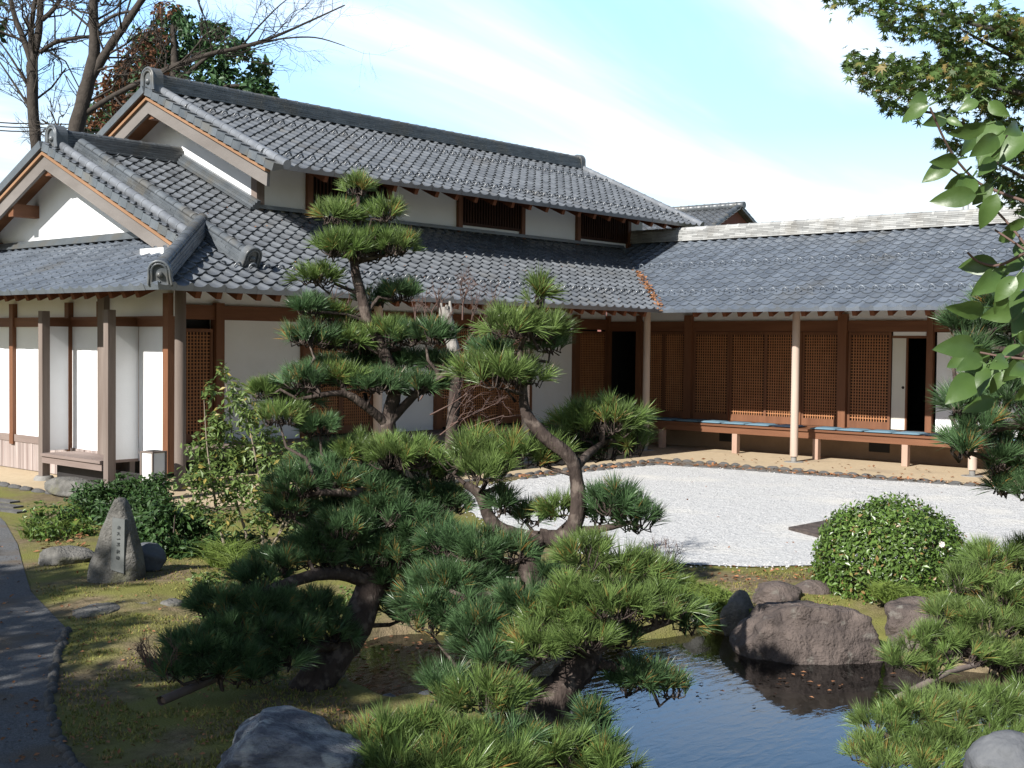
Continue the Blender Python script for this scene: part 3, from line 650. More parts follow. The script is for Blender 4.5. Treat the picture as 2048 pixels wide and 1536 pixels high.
L.new(bp.outputs[0], gl.inputs['Normal']); L.new(bp.outputs[0], fr.inputs['Normal'])
L.new(fr.outputs[0], ms.inputs[0]); L.new(tp.outputs[0], ms.inputs[1]); L.new(gl.outputs[0], ms.inputs[2]); L.new(ms.outputs[0], out.inputs[0])
M['water'] = wm
# water sheet follows the pond outline a little way under the banks
ctr = POND.mean(0); big = np.array([p+(p-ctr)/np.linalg.norm(p-ctr)*.30 for p in POND])
sheet('pond_water', big, ZWAT, 'water')
bedp = MB(); bedp.add([(x, y, -.40) for x, y in big], [tuple(range(len(big)))]); ob = bedp.build('pond_bed', M['mud'], None, kind='structure')
if ob.data.polygons[0].normal.z < 0: ob.data.flip_normals()

# ------------------------------------------------------------------ stones
M['rock_purple'] = mat('purple_grey_rock', (.128,.102,.090), (.062,.050,.046), 5, .85, 1.0, 45, spec=.25, c3=(.18,.165,.145), c3scale=9.0, c3lo=.60, c3hi=.72, b2=(3.5, 3.5), detail=10, contrast=(.36,.64), crack=1.5)
M['rock_blue'] = mat('pale_streaked_rock', (.32,.335,.355), (.11,.115,.14), 4.2, .8, 1.0, 45, spec=.25, stretch=(1,2.0,3.2), c3=(.42,.43,.42), c3scale=7, c3lo=.56, c3hi=.66, b2=(4.0, 3.5), detail=10, contrast=(.40,.60), crack=1.6)
M['rock_dark'] = mat('dark_wet_rock', (.075,.08,.09), (.12,.125,.135), 7, .7, .6, 25, spec=.3)
M['rock_grey'] = mat('grey_garden_rock', (.165,.158,.145), (.085,.082,.074), 7, .9, .9, 45, spec=.2, b2=(4.5, 2.5), contrast=(.36,.64), crack=2.0, c3=(.15,.145,.08), c3scale=2.5, c3lo=.56, c3hi=.72)
M['edge_stone'] = mat('edging_stone', (.085,.083,.082), (.15,.145,.14), 9, .9, .4, 30, spec=.2, tone=.2)
def rock_mesh(seed, sx, sy, sz, planes=16, sub=4, rough=.06, flat=.0, extra=()):
    r = random.Random(seed); bm = bmesh.new(); bmesh.ops.create_icosphere(bm, subdivisions=sub, radius=1)
    pl = []
    for _ in range(planes):
        v = Vector((r.gauss(0,1), r.gauss(0,1), r.gauss(0,.8))).normalized(); pl.append((v, r.uniform(.62,.98)))
    if flat: pl.append((Vector((r.uniform(-.12,.12), r.uniform(-.12,.12), 1)).normalized(), flat))
    pl += [(Vector(nn).normalized(), h) for nn, h in extra]
    off = Vector((r.uniform(0,50),)*3)
    for v in bm.verts:
        d = v.co.normalized(); k = 1.0
        for nn, h in pl:
            c = d.dot(nn)
            if c > .05: k = min(k, h/c)
        k *= 1+rough*mnoise.noise(d*2.2+off)*1.6+rough*.6*mnoise.noise(d*6+off)+rough*.3*mnoise.noise(d*15+off)
        v.co = d*k
    mn = [min(v.co[i] for v in bm.verts) for i in range(3)]; mxx = [max(v.co[i] for v in bm.verts) for i in range(3)]
    for v in bm.verts:
        for i, s_ in enumerate((sx, sy, sz)): v.co[i] = ((v.co[i]-mn[i])/(mxx[i]-mn[i])-(.5 if i < 2 else 0))*s_
    me = bpy.data.meshes.new('rock'); bm.to_mesh(me); bm.free()
    for p in me.polygons: p.use_smooth = True
    return me
def rock(px, py, wpx, hpx, depth_ratio, label, m='rock_grey', seed=1, zbase=None, name='rock', cat='rock', sink=.08, rot=None, D=None, group=None, **k):
    """px,py: middle of the visible base on the photo; size from its width and height in photo pixels"""
    if D is None:
        z0 = 0 if zbase is None else zbase; p = at_z(px, py, z0)
    else: p = at(px, py, D); z0 = p[2]
    dist = float((p-CAM)@FW); w = wpx*dist/FPX; h = hpx*dist/FPX; dp = w*depth_ratio
    me = rock_mesh(seed, w, dp, h+sink, **k); o = bpy.data.objects.new(name, me); COL.objects.link(o)
    f = np.array([FW[0], FW[1]]); f /= np.linalg.norm(f)
    o.location = (p[0]+f[0]*dp*.42, p[1]+f[1]*dp*.42, z0-sink); o.rotation_euler = (0, 0, math.atan2(f[1], f[0])-math.pi/2+(rot or 0))
    me.materials.append(M[m]); tag(o, label, cat, group); return o
rock(1632,1328,312,112,.62,'largest purple grey boulder standing in the pond below the round bush','rock_purple',14,ZWAT,planes=9,rough=.085,sub=6,sink=.42,extra=[((.03,.1,1),.50),((-.75,-.1,.6),.68),((0,-1,.35),.62),((.3,-1,.1),.72),((1,0,.22),.80),((-.5,-.8,.3),.70),((.5,.2,.8),.62)])
rock(1845,1285,130,82,.7,'jagged grey rock on the bank right of the big pond boulder','rock_purple',5,-.10,rough=.09)
rock(1832,1322,92,52,.7,'small smooth rock at the waterline right of the big boulder','rock_purple',8,ZWAT,rough=.05)
rock(1478,1275,75,90,.8,'mossy rock at the waterline left of the big boulder','rock_grey',21,ZWAT,sink=.1)
rock(1560,1215,110,46,.7,'flat brown rock behind the big boulder','rock_purple',13,-.05)
rock(1632,1200,88,36,.7,'low rock between the big boulder and the round bush','rock_purple',17,-.02)
rock(1400,1262,70,55,.8,'rock under the grass at the pond edge','rock_grey',23,ZWAT)
rock(568,1600,318,142,.75,'pale blue grey boulder with streaks in the near foreground','rock_blue',31,0,sub=5,rough=.085,sink=.1,planes=14,extra=[((.42,-.15,1),.55),((-.8,-.1,.5),.60),((.1,-1,.5),.66)])
rock(2042,1600,170,120,.8,'dark boulder cut off by the right edge of the photo','rock_dark',37,None,D=5.6)
rock(118,1135,125,38,.8,'low grey rock on the moss left of the inscribed stone','rock_grey',41,0)
rock(292,1150,70,62,.9,'dark rock tucked behind the inscribed stone','rock_dark',43,0)
for i, (x, y, w) in enumerate([(175,1236,95),(268,1218,70),(335,1216,55)]):
    rock(x, y, w, 9, 1.5, ['flat stepping stone on the moss nearest the path','middle flat stone sunk in the moss','flat stone in the moss closest to the pine'][i], 'rock_grey', 50+i, 0, name='stepping_stone', cat='stepping stone', flat=.45, sub=3)
for i, (x, y, w, h) in enumerate([(1140,1420,36,26),(1168,1432,40,30),(1190,1415,34,24),(1150,1445,44,26),(1205,1440,36,22),(1128,1400,30,20)]):
    rock(x, y, w, h, .9, 'rounded stone in the pile at the foot of the twisted pine by the water', ['rock_grey','rock_dark'][i % 2], 60+i, ZWAT+.02, name='stone', cat='stone', group='stones piled at the foot of the twisted pine', sub=3, planes=6)
for i, (x, y, w, h) in enumerate([(700,1405,60,30),(775,1415,50,24),(850,1412,55,26),(900,1420,50,24),(1010,1432,60,30)]):
    rock(x, y, w, h, .9, 'dark stone half under water along the near bank of the pond', 'rock_dark', 70+i, ZWAT, name='stone', cat='stone', group='stones along the near bank', sub=3, planes=8)
# inscribed stone
p = at_z(237, 1162, 0); dist = float((p-CAM)@FW); k_ = dist/FPX
MON = empty('inscribed_stone', (p[0], p[1], 0), 'pointed grey standing stone with carved characters on the moss', 'monument')
prof = [(-.50,0),(-.53,.08),(-.50,.25),(-.40,.42),(-.27,.66),(-.12,.88),(-.03,.985),(.06,1.0),(.16,.93),(.27,.72),(.35,.50),(.45,.28),(.47,.12),(.44,0)]
bm = bmesh.new(); Wm, Hm = 112*k_, 168*k_
bmesh.ops.create_icosphere(bm, subdivisions=4, radius=1)
def pw(h):
    l = r_ = 0
    L_ = [q for q in prof if q[0] < .02 or q[1] > .985]; 
    lo = [q for q in prof[:7]]; hi = [q for q in prof[7:]][::-1]
    return np.interp(h, [q[1] for q in lo], [q[0] for q in lo]), np.interp(h, [q[1] for q in hi], [q[0] for q in hi])
for v in bm.verts:
    h = (v.co.z+1)/2; a, b = pw(h); rr = max(1e-4, math.sqrt(max(1e-6, 1-v.co.z**2))); x = v.co.x/rr; y = v.co.y/rr
    e = 1-max(0, (abs(v.co.z)-.97)/.03)
    cx_, hw = (a+b)/2, (b-a)/2*max(e, .15)
    sx_ = np.sign(x)*abs(x)**.6; sy_ = np.sign(y)*abs(y)**.6
    nn_ = mnoise.noise(Vector((x*1.5, y*1.5, h*4)))*.06+mnoise.noise(Vector((x*4, y*4, h*9)))*.025
    v.co = Vector(((cx_+hw*sx_*(1+nn_))*Wm, sy_*(.26-.12*h)*Wm*(1+nn_)*max(e,.15)*1.2, h*(Hm+.05)-.05))
me = bpy.data.meshes.new('stone_body'); bm.to_mesh(me); bm.free()
for q in me.polygons: q.use_smooth = True
me.materials.append(M['rock_grey']); so_ = bpy.data.objects.new('stone_body', me); COL.objects.link(so_); so_.parent = MON
MON.rotation_euler = (0, 0, math.atan2(FW[1], FW[0])-math.pi/2-.12)
# carved panel with strokes
M['panel'] = mat('smoothed_stone_panel', (.095,.102,.098), (.13,.137,.133), 8, .8, .1, 40)
M['ink'] = mat('carved_strokes', (.045,.05,.05), (.06,.065,.065), 8, .9)
def front_y(h): return -(.26-.12*h)*Wm*1.2
pn = MB(); x0, x1 = -.01*Wm, .235*Wm
pn.add([(x0,front_y(.17)-.006,.17*Hm),(x1,front_y(.13)-.006,.13*Hm),(x1-.02*Wm,front_y(.74)-.010,.76*Hm),(x0,front_y(.74)-.010,.78*Hm),
        (x0,front_y(.17)+.03,.17*Hm),(x1,front_y(.13)+.03,.13*Hm),(x1-.02*Wm,front_y(.74)+.03,.76*Hm),(x0,front_y(.74)+.03,.78*Hm)],
       [(0,1,2,3),(7,6,5,4),(0,4,5,1),(1,5,6,2),(2,6,7,3),(3,7,4,0)])
pan = pn.build('carved_panel', M['panel'], None); pan.parent = MON
ink = MB(); cxp = .115*Wm
glyphs = [[(-.5,.2,.5,.2),(0,.6,0,-.6),(-.5,-.4,-.05,.1),(.5,-.4,.05,.1),(-.25,-.25,.25,-.25)],
          [(-.45,.35,.1,.35),(.1,.35,-.45,-.5),(-.1,.0,.45,-.5)],
          [(-.55,.0,.5,.12)],
          [(-.4,.45,.4,.45),(-.3,.05,.3,.05),(-.5,-.4,.5,-.4),(0,.45,0,-.4),(.2,-.15,.32,-.28)],
          [(-.2,.6,.1,.4),(-.5,.3,.5,.3),(-.35,.1,.35,-.05),(-.4,-.5,-.1,.3),(.35,-.5,.0,.1)],
          [(-.35,.4,.35,.4),(-.35,.4,-.35,-.45),(.35,.4,.35,-.45),(-.35,-.45,.35,-.45),(-.3,0,.3,0)]]
for g, hc in zip(glyphs, (.665,.595,.53,.47,.385,.315)):
    yf = front_y(hc)-.0135; s_ = .055*Wm
    for a, b, c, d in g:
        ink.beam((cxp+a*s_, yf, hc*Hm+b*s_), (cxp+c*s_, yf, hc*Hm+d*s_), .006, .008, up=(0,1,0))
io = ink.build('carved_characters', M['ink'], None); io.parent = MON

# edging stones: each its own object, meshes shared
emesh = [rock_mesh(90+i, 1, 1, 1, planes=8, sub=2, rough=.05) for i in range(5)]
for e in emesh: e.materials.append(M['edge_stone'])
def edging(p, q, size, hgt, label, group, name='edging_stone', jit=.012, wid=.8):
    p = np.array(p, float); q = np.array(q, float); L_ = np.linalg.norm(q-p); n_ = max(1, int(L_/size)); a = math.atan2(*(q-p)[::-1])
    for i in range(n_):
        c = p+(q-p)*(i+.5)/n_
        o = bpy.data.objects.new(name, random.choice(emesh)); COL.objects.link(o)
        o.location = (c[0]+random.uniform(-jit, jit), c[1]+random.uniform(-jit, jit), -.04); o.rotation_euler = (0, 0, a+random.uniform(-.15,.15))
        s_ = L_/n_; o.scale = (s_*random.uniform(.82,.97), size*wid*random.uniform(.8,1.1), hgt+.04+random.uniform(-.012,.012)); tag(o, label, 'edging stone', group)
cA = [at_z(x, y, 0)[:2] for x, y in ((1040,961),(1130,949),(1230,939),(1310,931),(1420,937),(1614,952),(1800,964),(1987,977),(2100,985))]
for a, b in zip(cA[:-1], cA[1:]): edging(a, b, .24, .05, 'dark rough stone in the curb between white gravel and leaf filled gutter', 'curb stones along the white gravel', wid=.55)
edging((-6.5,-1.38), (-.45,-1.42), .26, .055, 'dark stone in the curb between the gutter and the earthen floor', 'curb stones along the earthen floor', wid=.45)
edging((-.38,-1.6), (-.32,-9.6), .26, .055, 'dark stone in the curb between the gutter and the earthen floor', 'curb stones along the earthen floor', wid=.45)
edging((-11.82,-1.3), (-11.82,7.5), .34, .06, 'low curb stone beside the floor under the side eave', 'curb stones under the side eave', wid=.5)
pr_ = [at_z(x, y, 0)[:2] for x, y in ((136,1262),(122,1293),(107,1362),(97,1400),(107,1457),(126,1500),(152,1534),(230,1640))]
for a, b in zip(pr_[:-1], pr_[1:]): edging(a, b, .10, .045, 'small grey stone in the line between grit path and moss', 'small stones lining the path', name='border_stone', jit=.012, wid=.75)
# slab in the gravel, step stone, paving at far left
sl = MB(); q = [at_z(x, y, .05) for x, y in ((1577,1054),(1690,1033),(1790,1036),(1800,1060),(1660,1076))]
slab(sl, q, .06); tag(sl.build('stone_slab', M['rock_purple'], None, origin=q[0]), 'flat purple brown slab lying on the white gravel', 'stone slab')
me = rock_mesh(101, 1.15, .55, .30, planes=4, sub=4, flat=.8, rough=.03); o = bpy.data.objects.new('step_stone', me); COL.objects.link(o); me.materials.append(M['stone'])
me.materials[0] = M['rock_grey']; o.location = (-11.70, 1.25, -.04); o.rotation_euler = (0, 0, math.pi/2); tag(o, 'large flat step stone before the small grey ledge', 'step stone')
for i in range(3):
    mb = MB(); a = at_z(-60+i*4, 994+i*10, .0); b = at_z(30+i*7, 1006+i*10, .0)
    mb.beam(a, b, .16, .05); tag(mb.build('paving_slab', M['edge_stone'], None, origin=a), 'long narrow paving slab beside the path at the far left', 'paving slab', 'narrow paving slabs at the far left')
# white box lantern
LAN = empty('box_lantern', (-11.2, -.06, 0), 'white paper box lantern on the ground beside the weathered corner column', 'lantern')
mb = MB(); mb.box(-.115,.115,-.115,.115,.06,.70); o = mb.build('paper_body', M['white'], None); o.parent = LAN
mb = MB()
for x in (-.12,.12):
    for y in (-.12,.12): mb.box(x-.012,x+.012,y-.012,y+.012,0,.72)
mb.box(-.13,.13,-.13,.13,.70,.718); o = mb.build('frame', M['grey_wood'], None); o.parent = LAN
mb = MB(); mb.box(-.08,.08,-.08,.08,.719,.727); o = mb.build('dark_sheet', M['dark'], None); o.parent = LAN  # dark plate on top stands in for the shaded inside
LAN.rotation_euler = (0,0,.15)
# cushions on the veranda edge
cushs = []
ys_ = [.75,.15,-.50,-1.08,-1.66,-2.24,-2.86,-3.75,-4.33,-4.92,-5.50,-6.10,-6.75,-7.35,-8.0]
def cush(m):
    bm = bmesh.new(); bmesh.ops.create_cube(bm, size=1); bmesh.ops.subdivide_edges(bm, edges=bm.edges[:], cuts=5, use_grid_fill=True)
    for v in bm.verts:
        e = max(abs(v.co.x), abs(v.co.y))*2; v.co = Vector((v.co.x*.52, v.co.y*.54, v.co.z*(.055 if e < .99 else .02)*(1-.25*e*e)))
    me = bpy.data.meshes.new('cushion'); bm.to_mesh(me); bm.free(); me.materials.append(M[m])
    for q_ in me.polygons: q_.use_smooth = True
    return me
cm = [cush('cushion'), cush('cushion_dark')]
for i, y in enumerate(ys_):
    dark = i in (6, 11)
    o = bpy.data.objects.new('cushion', cm[1 if dark else 0]); COL.objects.link(o)
    o.location = (2.08+random.uniform(-.02,.02), y, ZF+.022); o.rotation_euler = (0, 0, random.uniform(-.05,.05))
    tag(o, ('navy' if dark else 'pale blue')+' square cushion laid on the wing veranda edge', 'cushion', ('navy' if dark else 'blue')+' cushions on the veranda')
# white slatted stand inside the doorway
ST = empty('slatted_stand', (4.2, -5.75, ZF-.02), 'white slatted stand on the floor inside the open doorway', 'stand')
mb = MB()
for k in range(4): mb.box(-.02, .0, -.24+k*.12, -.17+k*.12, 0, .42)
o = mb.build('slats', M['white'], None); o.parent = ST
mb = MB(); mb.box(.003, .03, -.25, .25, .18, .22); o = mb.build('rail', M['white'], None); o.parent = ST
# neighbour's house and antenna, cables
NB = empty('neighbour_house', (18.4, 12, 0), 'far house with grey tiled gable roof and reddish gable behind the wing roof', 'house')
M['red_wall'] = mat('reddish_wall', (.22,.085,.07), (.17,.07,.06), 3, .8)
r1 = tile_roof('grey tiles', (15.2, 18, 5.75), (0,-1,0), (1,0,.5), 37, 15, parent=NB); 
mb = MB(); slab(mb, [(18.4,8.1,7.38),(18.4,18,7.38),(21.8,18,5.7),(21.8,8.1,5.7)], .06); mb.build('roof', M['tile'], NB)
mb = MB(); rolls(mb, (18.4,8.0,7.45), (18.4,18,7.45), .13, .35); mb.build('ridge', M['tile_edge'], NB)
mb = MB(); rolls(mb, (18.3,8.2,7.38), (15.3,8.2,5.88), .11, .3); rolls(mb, (18.5,8.2,7.36), (21.6,8.2,5.8), .10, .3); mb.build('verge_tiles', M['tile_edge'], NB)
mb = MB(); mb.add([(x,8.35,z) for x, z in ((15.8,0),(15.8,5.95),(18.4,7.28),(21.2,5.9),(21.2,0))]+[(x,17.8,z) for x, z in ((15.8,0),(15.8,5.95),(18.4,7.28),(21.2,5.9),(21.2,0))],
       [(0,1,2,3,4),(9,8,7,6,5),(0,5,6,1),(1,6,7,2),(2,7,8,3),(3,8,9,4)]); mb.build('wall', M['red_wall'], NB)
p = at(1926, 440, 40); AN = empty('antenna', (p[0], p[1], 0), 'thin rooftop antenna mast rising behind the wing ridge', 'antenna')
M['metal'] = mat('grey_metal', (.25,.25,.26), (.3,.3,.31), 5, .5)
mb = MB(); mb.tube([(0,0,0),(0,0,7.35)], .03, 6); mb.tube([(.15,-.1,5.5),(.15,-.1,7.15)], .022, 6); o = mb.build('mast', M['metal'], None); o.parent = AN
mb = MB()
for z in (7.0,7.2,7.3): mb.beam((-.12,.1,z), (.2,-.16,z), .02, .02)
o = mb.build('crossbars', M['metal'], None); o.parent = AN
for i, y in enumerate((239, 247, 255)):
    a = at(-120, y-1, 34); b = at(420, y+4, 37); mid = (a+b)/2-np.array([0,0,.12]); mb = MB(); mb.tube([a, (a+mid)/2-np.array([0,0,.04]), mid, (b+mid)/2-np.array([0,0,.04]), b], .018, 5)
    tag(mb.build('overhead_cable', M['dark'], None, origin=a), ['highest','middle','lowest'][i]+' of three black cables crossing behind the bare trees', 'cable')
# brace pole at lower left, sticks
M['pole'] = mat('grey_brown_pole', (.12,.085,.07), (.17,.125,.10), 8, .8, .3, 30, stretch=(1,1,.2))
a = at_z(322, 1402, .10); b = at(470, 1340, 8.2); b = a+(b-a)*1.35
PO = empty('brace_pole', tuple(a), 'cut brown bamboo pole leaning out of the low pine branches', 'pole')
mb = MB(); mb.tube([(0,0,0), tuple((b-a)*.5), tuple(b-a)], [.030,.028,.026], 10, cap=False); mb.tube([tuple((b-a)*.02), tuple((b-a)*.9)], [.02,.02], 8); o = mb.build('pole_wood', M['pole'], None); o.parent = PO
a = at_z(1795, 1397, ZWAT+.03); b = at_z(1990, 1320, -.05); mb = MB(); mb.tube([a, (a+b)/2+np.array([0,0,.05]), b], [.028,.024,.02], 8, wob=.1); tag(mb.build('fallen_branch', M['grey_wood'], None, origin=a), 'bare grey branch lying over the water at right', 'branch')
# ------------------------------------------------------------------ plants
M['needle'] = mat('pine_needles', (.062,.122,.050), (.095,.165,.068), 3, .36, 0, spec=.5, tone=.55, trans=.22, hue=((.20,.12,.035), 0.93, .945))
M['needle_lit'] = mat('lit_yellow_green_needles', (.125,.200,.052), (.170,.240,.075), 3, .36, 0, spec=.5, tone=.5, trans=.25, hue=((.22,.13,.04), 0.93, .945))  # lighter copy of the needles: sunlight on the pads put into the colour
M['bark'] = mat('pine_bark', (.078,.060,.052), (.034,.026,.023), 14, .95, 1.0, 30, stretch=(1,1,.4), spec=.1, c3=(.13,.105,.09), c3scale=14, c3lo=.52, c3hi=.66)
M['bark_pale'] = mat('pale_flaky_bark', (.24,.175,.14), (.11,.08,.065), 16, .95, 1.0, 35, stretch=(1,1,.5), spec=.1)
M['bark_grey'] = mat('grey_bark', (.040,.034,.030), (.070,.060,.052), 8, .95, .6, 25, spec=.1)
M['stem'] = mat('pale_stems', (.26,.22,.17), (.18,.14,.10), 9, .85)
M['leaf_dark'] = mat('dark_glossy_leaves', (.026,.060,.016), (.045,.090,.022), 4, .5, 0, spec=.35, tone=.4, trans=.12)
M['leaf_bush'] = mat('clipped_bush_leaves', (.066,.120,.022), (.100,.162,.034), 4, .36, 0, spec=.45, tone=.45, trans=.15, hue=((.16,.10,.04), .95, .97))
M['leaf_yg'] = mat('yellow_green_leaves', (.105,.165,.042), (.155,.215,.062), 4, .45, 0, spec=.4, tone=.4, trans=.3, hue=((.24,.19,.05), .9, .95))
M['leaf_maple'] = mat('maple_leaves', (.062,.112,.028), (.092,.145,.040), 4, .5, 0, spec=.3, tone=.45, trans=.3, hue=((.16,.12,.04), .80, .95))
M['leaf_far'] = mat('evergreen_leaves', (.030,.072,.026), (.055,.110,.042), 2, .5, 0, spec=.3, tone=.5, trans=.12)
M['leaf_russet'] = mat('russet_leaves', (.20,.092,.05), (.14,.068,.038), 2, .6, 0, spec=.2, tone=.4, trans=.25)
M['leaf_big'] = mat('broad_leaves', (.062,.115,.028), (.090,.150,.040), 9, .40, .15, 18, spec=.5, tone=.2, trans=.25, hue=((.19,.135,.05), .90, .93))
M['leaf_litter'] = mat('fallen_leaves', (.30,.14,.065), (.18,.09,.05), 6, .8, 0, spec=.15, tone=.5)
M['grass'] = mat('grass_blades', (.12,.18,.035), (.16,.21,.05), 3, .5, 0, spec=.3, tone=.4, trans=.3)
M['dead_wood'] = mat('bleached_dead_wood', (.42,.40,.37), (.20,.185,.17), 10, .9, .8, 30, stretch=(1,1,.15), spec=.1)
M['twig'] = mat('red_brown_twigs', (.125,.070,.055), (.09,.06,.05), 9, .85)
M['petal'] = mat('white_petal', (.82,.76,.74), (.8,.72,.7), 5, .6, trans=.2)
RNG = np.random.RandomState(3)
def unit(v): return v/np.maximum(np.linalg.norm(v, axis=-1, keepdims=True), 1e-9)
def tufts(mb, P, A, L, n, w, spread=1.0):
    """needle tufts: P (k,3) buds, A (k,3) axes; n needles each as slim blades"""
    k = len(P); P = np.repeat(P, n, 0); A = np.repeat(unit(A), n, 0)
    R = unit(RNG.normal(size=(k*n, 3))); c = RNG.uniform(.10, 1, (k*n, 1))**.7
    d = unit(A+R*c*spread); ln = L*np.repeat(RNG.uniform(.78, 1.18, (k, 1)), n, 0)*RNG.uniform(.62, 1.12, (k*n, 1))
    s = unit(np.cross(d, RNG.normal(size=d.shape)))*w/2
    b = P+A*RNG.uniform(-.35, .08, (k*n, 1))*L*.6
    mid = b+d*ln*.55+np.array([0,0,.02])*ln; tip = b+d*ln+np.array([0,0,-.04])*ln
    V = np.stack([b-s*.7, b+s*.7, mid+s, tip, mid-s], 1)
    mb.tris(V, np.clip(np.repeat(RNG.uniform(.0, .88, k), n)+RNG.uniform(-.22, .22, k*n), 0, 1))
def pad_frame(px, py, rx, ry, D):
    c = at(px, py, D); R = rx*D/FPX; H = ry*D/FPX; return c, R, H
RTH = unit(np.array([RT[0], RT[1], 0.0])); FWH = unit(np.array([FW[0], FW[1], 0.0]))
def pine_pad(parent, px, py, rx, ry, D, L, dens=1.0, needle='needle', nn=46, w=.0026, deep=.8, root=None, tilt=0.0, bark='bark', grow=1.0):
    """one cushion of foliage with its twigs; root = point on the trunk its branch springs from"""
    c, R, H = pad_frame(px, py, rx, ry, D)
    R = max(R*grow*(1.10 if py < 870 else 1.09)-L*.40, L*.28); H2 = max(H*grow*(.90 if py < 870 else 1.06)-L*.25, L*.16); DP = max(R*deep, .08)
    k = max(7, int(dens*25*(R*DP)/(L*L))+8)
    r = np.sqrt(RNG.uniform(0, 1, k)); a = RNG.uniform(0, 2*np.pi, k); x = r*np.cos(a); y = r*np.sin(a); z = np.sqrt(np.clip(1-r*r, 0, 1))*RNG.uniform(.25, 1.0, k)
    lump = (1+.18*np.sin(a*3+px))*RNG.uniform(.85, 1.2, k)
    P = c+RTH*(x*R*lump)[:,None]+FWH*(y*DP)[:,None]+np.array([0,0,1.0])*((z*1.35-.55)*H2+tilt*x*R)[:,None]
    A = RTH*(x*.62)[:,None]+FWH*(y*.62)[:,None]+np.array([0,0,1])*(.55+.65*z)[:,None]+RNG.normal(size=(k, 3))*.24
    mb = MB(); tufts(mb, P, A, L, nn, w, .88)
    # some hanging needles below the rim
    o = mb.build('foliage_pad', M[needle], parent)
    tw = MB(); base = c+np.array([0,0,-H2*.75])
    hub = [base+RTH*R*.45*math.cos(t)+FWH*DP*.45*math.sin(t) for t in np.linspace(0, 6.28, 6)[:-1]]
    br = max(.006, R*.035)
    for h_ in hub: tw.tube([base-np.array([0,0,H2*.1]), (base+h_)/2+RNG.normal(size=3)*R*.05, h_], [br, br*.8, br*.5], 5)
    for i in range(k):
        h_ = hub[int(np.argmin([np.linalg.norm(P[i]-q) for q in hub]))]; q = P[i]-unit(A[i])*L*.25
        tw.tube([h_, (h_*.5+q*.5)+np.array([0,0,-.02])+RNG.normal(size=3)*.012, q, P[i]+unit(A[i])*.02], [br*.5, .0055, .0045, .0035], 4, cap=False)
    if root is not None:
        root = np.asarray(root, float); m1 = root*.6+base*.4+RNG.normal(size=3)*.05; m2_ = root*.25+base*.75+RNG.normal(size=3)*.04
        rr = max(.011, R*.07); tw.tube([root, m1, m2_, base-np.array([0,0,H2*.08])], [rr*1.5, rr*1.15, rr*.95, br], 7, wob=.12)
    tw.build('twigs', M[bark], o)
    return o
def limb(mb, pts, radii, n=12, wob=.06):
    """smooth tapering limb through points"""
    P = [np.asarray(p, float) for p in pts]; out = []; rad = []
    for i in range(len(P)-1):
        p0 = P[max(i-1, 0)]; p1 = P[i]; p2 = P[i+1]; p3 = P[min(i+2, len(P)-1)]
        for t in np.linspace(0, 1, 6)[:-1]:
            out.append(.5*((2*p1)+(-p0+p2)*t+(2*p0-5*p1+4*p2-p3)*t*t+(-p0+3*p1-3*p2+p3)*t**3)); rad.append(radii[i]*(1-t)+radii[i+1]*t)
    out.append(P[-1]); rad.append(radii[-1])
    rad = [r*(1+.10*mnoise.noise(Vector(o*6.0))) for r, o in zip(rad, out)]
    mb.tube(out, rad, n, wob=wob)
def nearest(pts, c, below=True):
    best = None
    for p in pts:
        d = np.linalg.norm(np.asarray(p)-c)+(max(0, p[2]-c[2])*1.2 if below else 0)
        if best is None or d < best[0]: best = (d, p)
    return best[1]
def dense(pts):
    o = []
    for a, b in zip(pts[:-1], pts[1:]):
        for t in (0, .33, .66): o.append(np.asarray(a)*(1-t)+np.asarray(b)*t)
    o.append(np.asarray(pts[-1])); return o
def pine(name_label, base, trunks, pads, L, needle='needle', bark='bark', nn=46, w=.0026, D0=8.0, dens=1.0, cat='pine tree', grow=1.0):
    """trunks: list of [(px,py,D,radius)...]; pads: (px,py,rx,ry,D[,needle])"""
    root = empty('pine_tree', tuple(base), name_label, cat); mb = MB(); allp = []
    for tr_ in trunks:
        pts = [at(x, y, D) for x, y, D, r in tr_]; limb(mb, pts, [r for *_, r in tr_]); allp += dense(pts)
    mb.build('trunk', M[bark], root)
    for p in pads:
        px, py, rx, ry, D = p[:5]; nd = p[5] if len(p) > 5 else needle
        c = at(px, py, D); pine_pad(root, px, py, rx, ry, D, L, dens, nd, nn, w, root=nearest(allp, c+np.array([0,0,-.1])), bark=bark, grow=grow)
    return root

# tall cloud-pruned pine in the middle left
b0 = at_z(605, 1400, -.12); D1 = float((b0-CAM)@FW)
Y_, G_ = 'needle_lit', 'needle'
LT = [[(603,1408,D1,.155),(648,1340,D1+.05,.125),(702,1268,D1+.15,.115),(735,1190,D1+.3,.105),(768,1100,D1+.45,.098),(786,1000,D1+.55,.090),(781,910,D1+.6,.068),(776,845,D1+.62,.056),(790,770,D1+.6,.047),(765,700,D1+.6,.043),(738,645,D1+.6,.040),(722,590,D1+.6,.038),(708,520,D1+.6,.030),(716,440,D1+.6,.018),(717,385,D1+.6,.008)],
      [(776,850,D1+.62,.038),(735,815,D1+.5,.032),(690,788,D1+.4,.026),(640,790,D1+.3,.02)],
      [(778,845,D1+.62,.038),(830,790,D1+.6,.030),(880,755,D1+.55,.024),(915,735,D1+.5,.02)],
      [(738,1165,D1+.3,.06),(690,1148,D1+.2,.05),(630,1150,D1+.05,.042),(560,1172,D1-.1,.035),(500,1192,D1-.2,.02)],
      [(690,1285,D1+.1,.05),(610,1300,D1-.2,.035),(520,1330,D1-.4,.026),(430,1345,D1-.5,.018)],
      [(786,980,D1+.55,.05),(720,985,D1+.3,.035),(640,985,D1+.1,.022)],
      [(780,1010,D1+.55,.05),(840,1060,D1+.6,.035),(930,1110,D1+.6,.02)]]
e = D1+.6
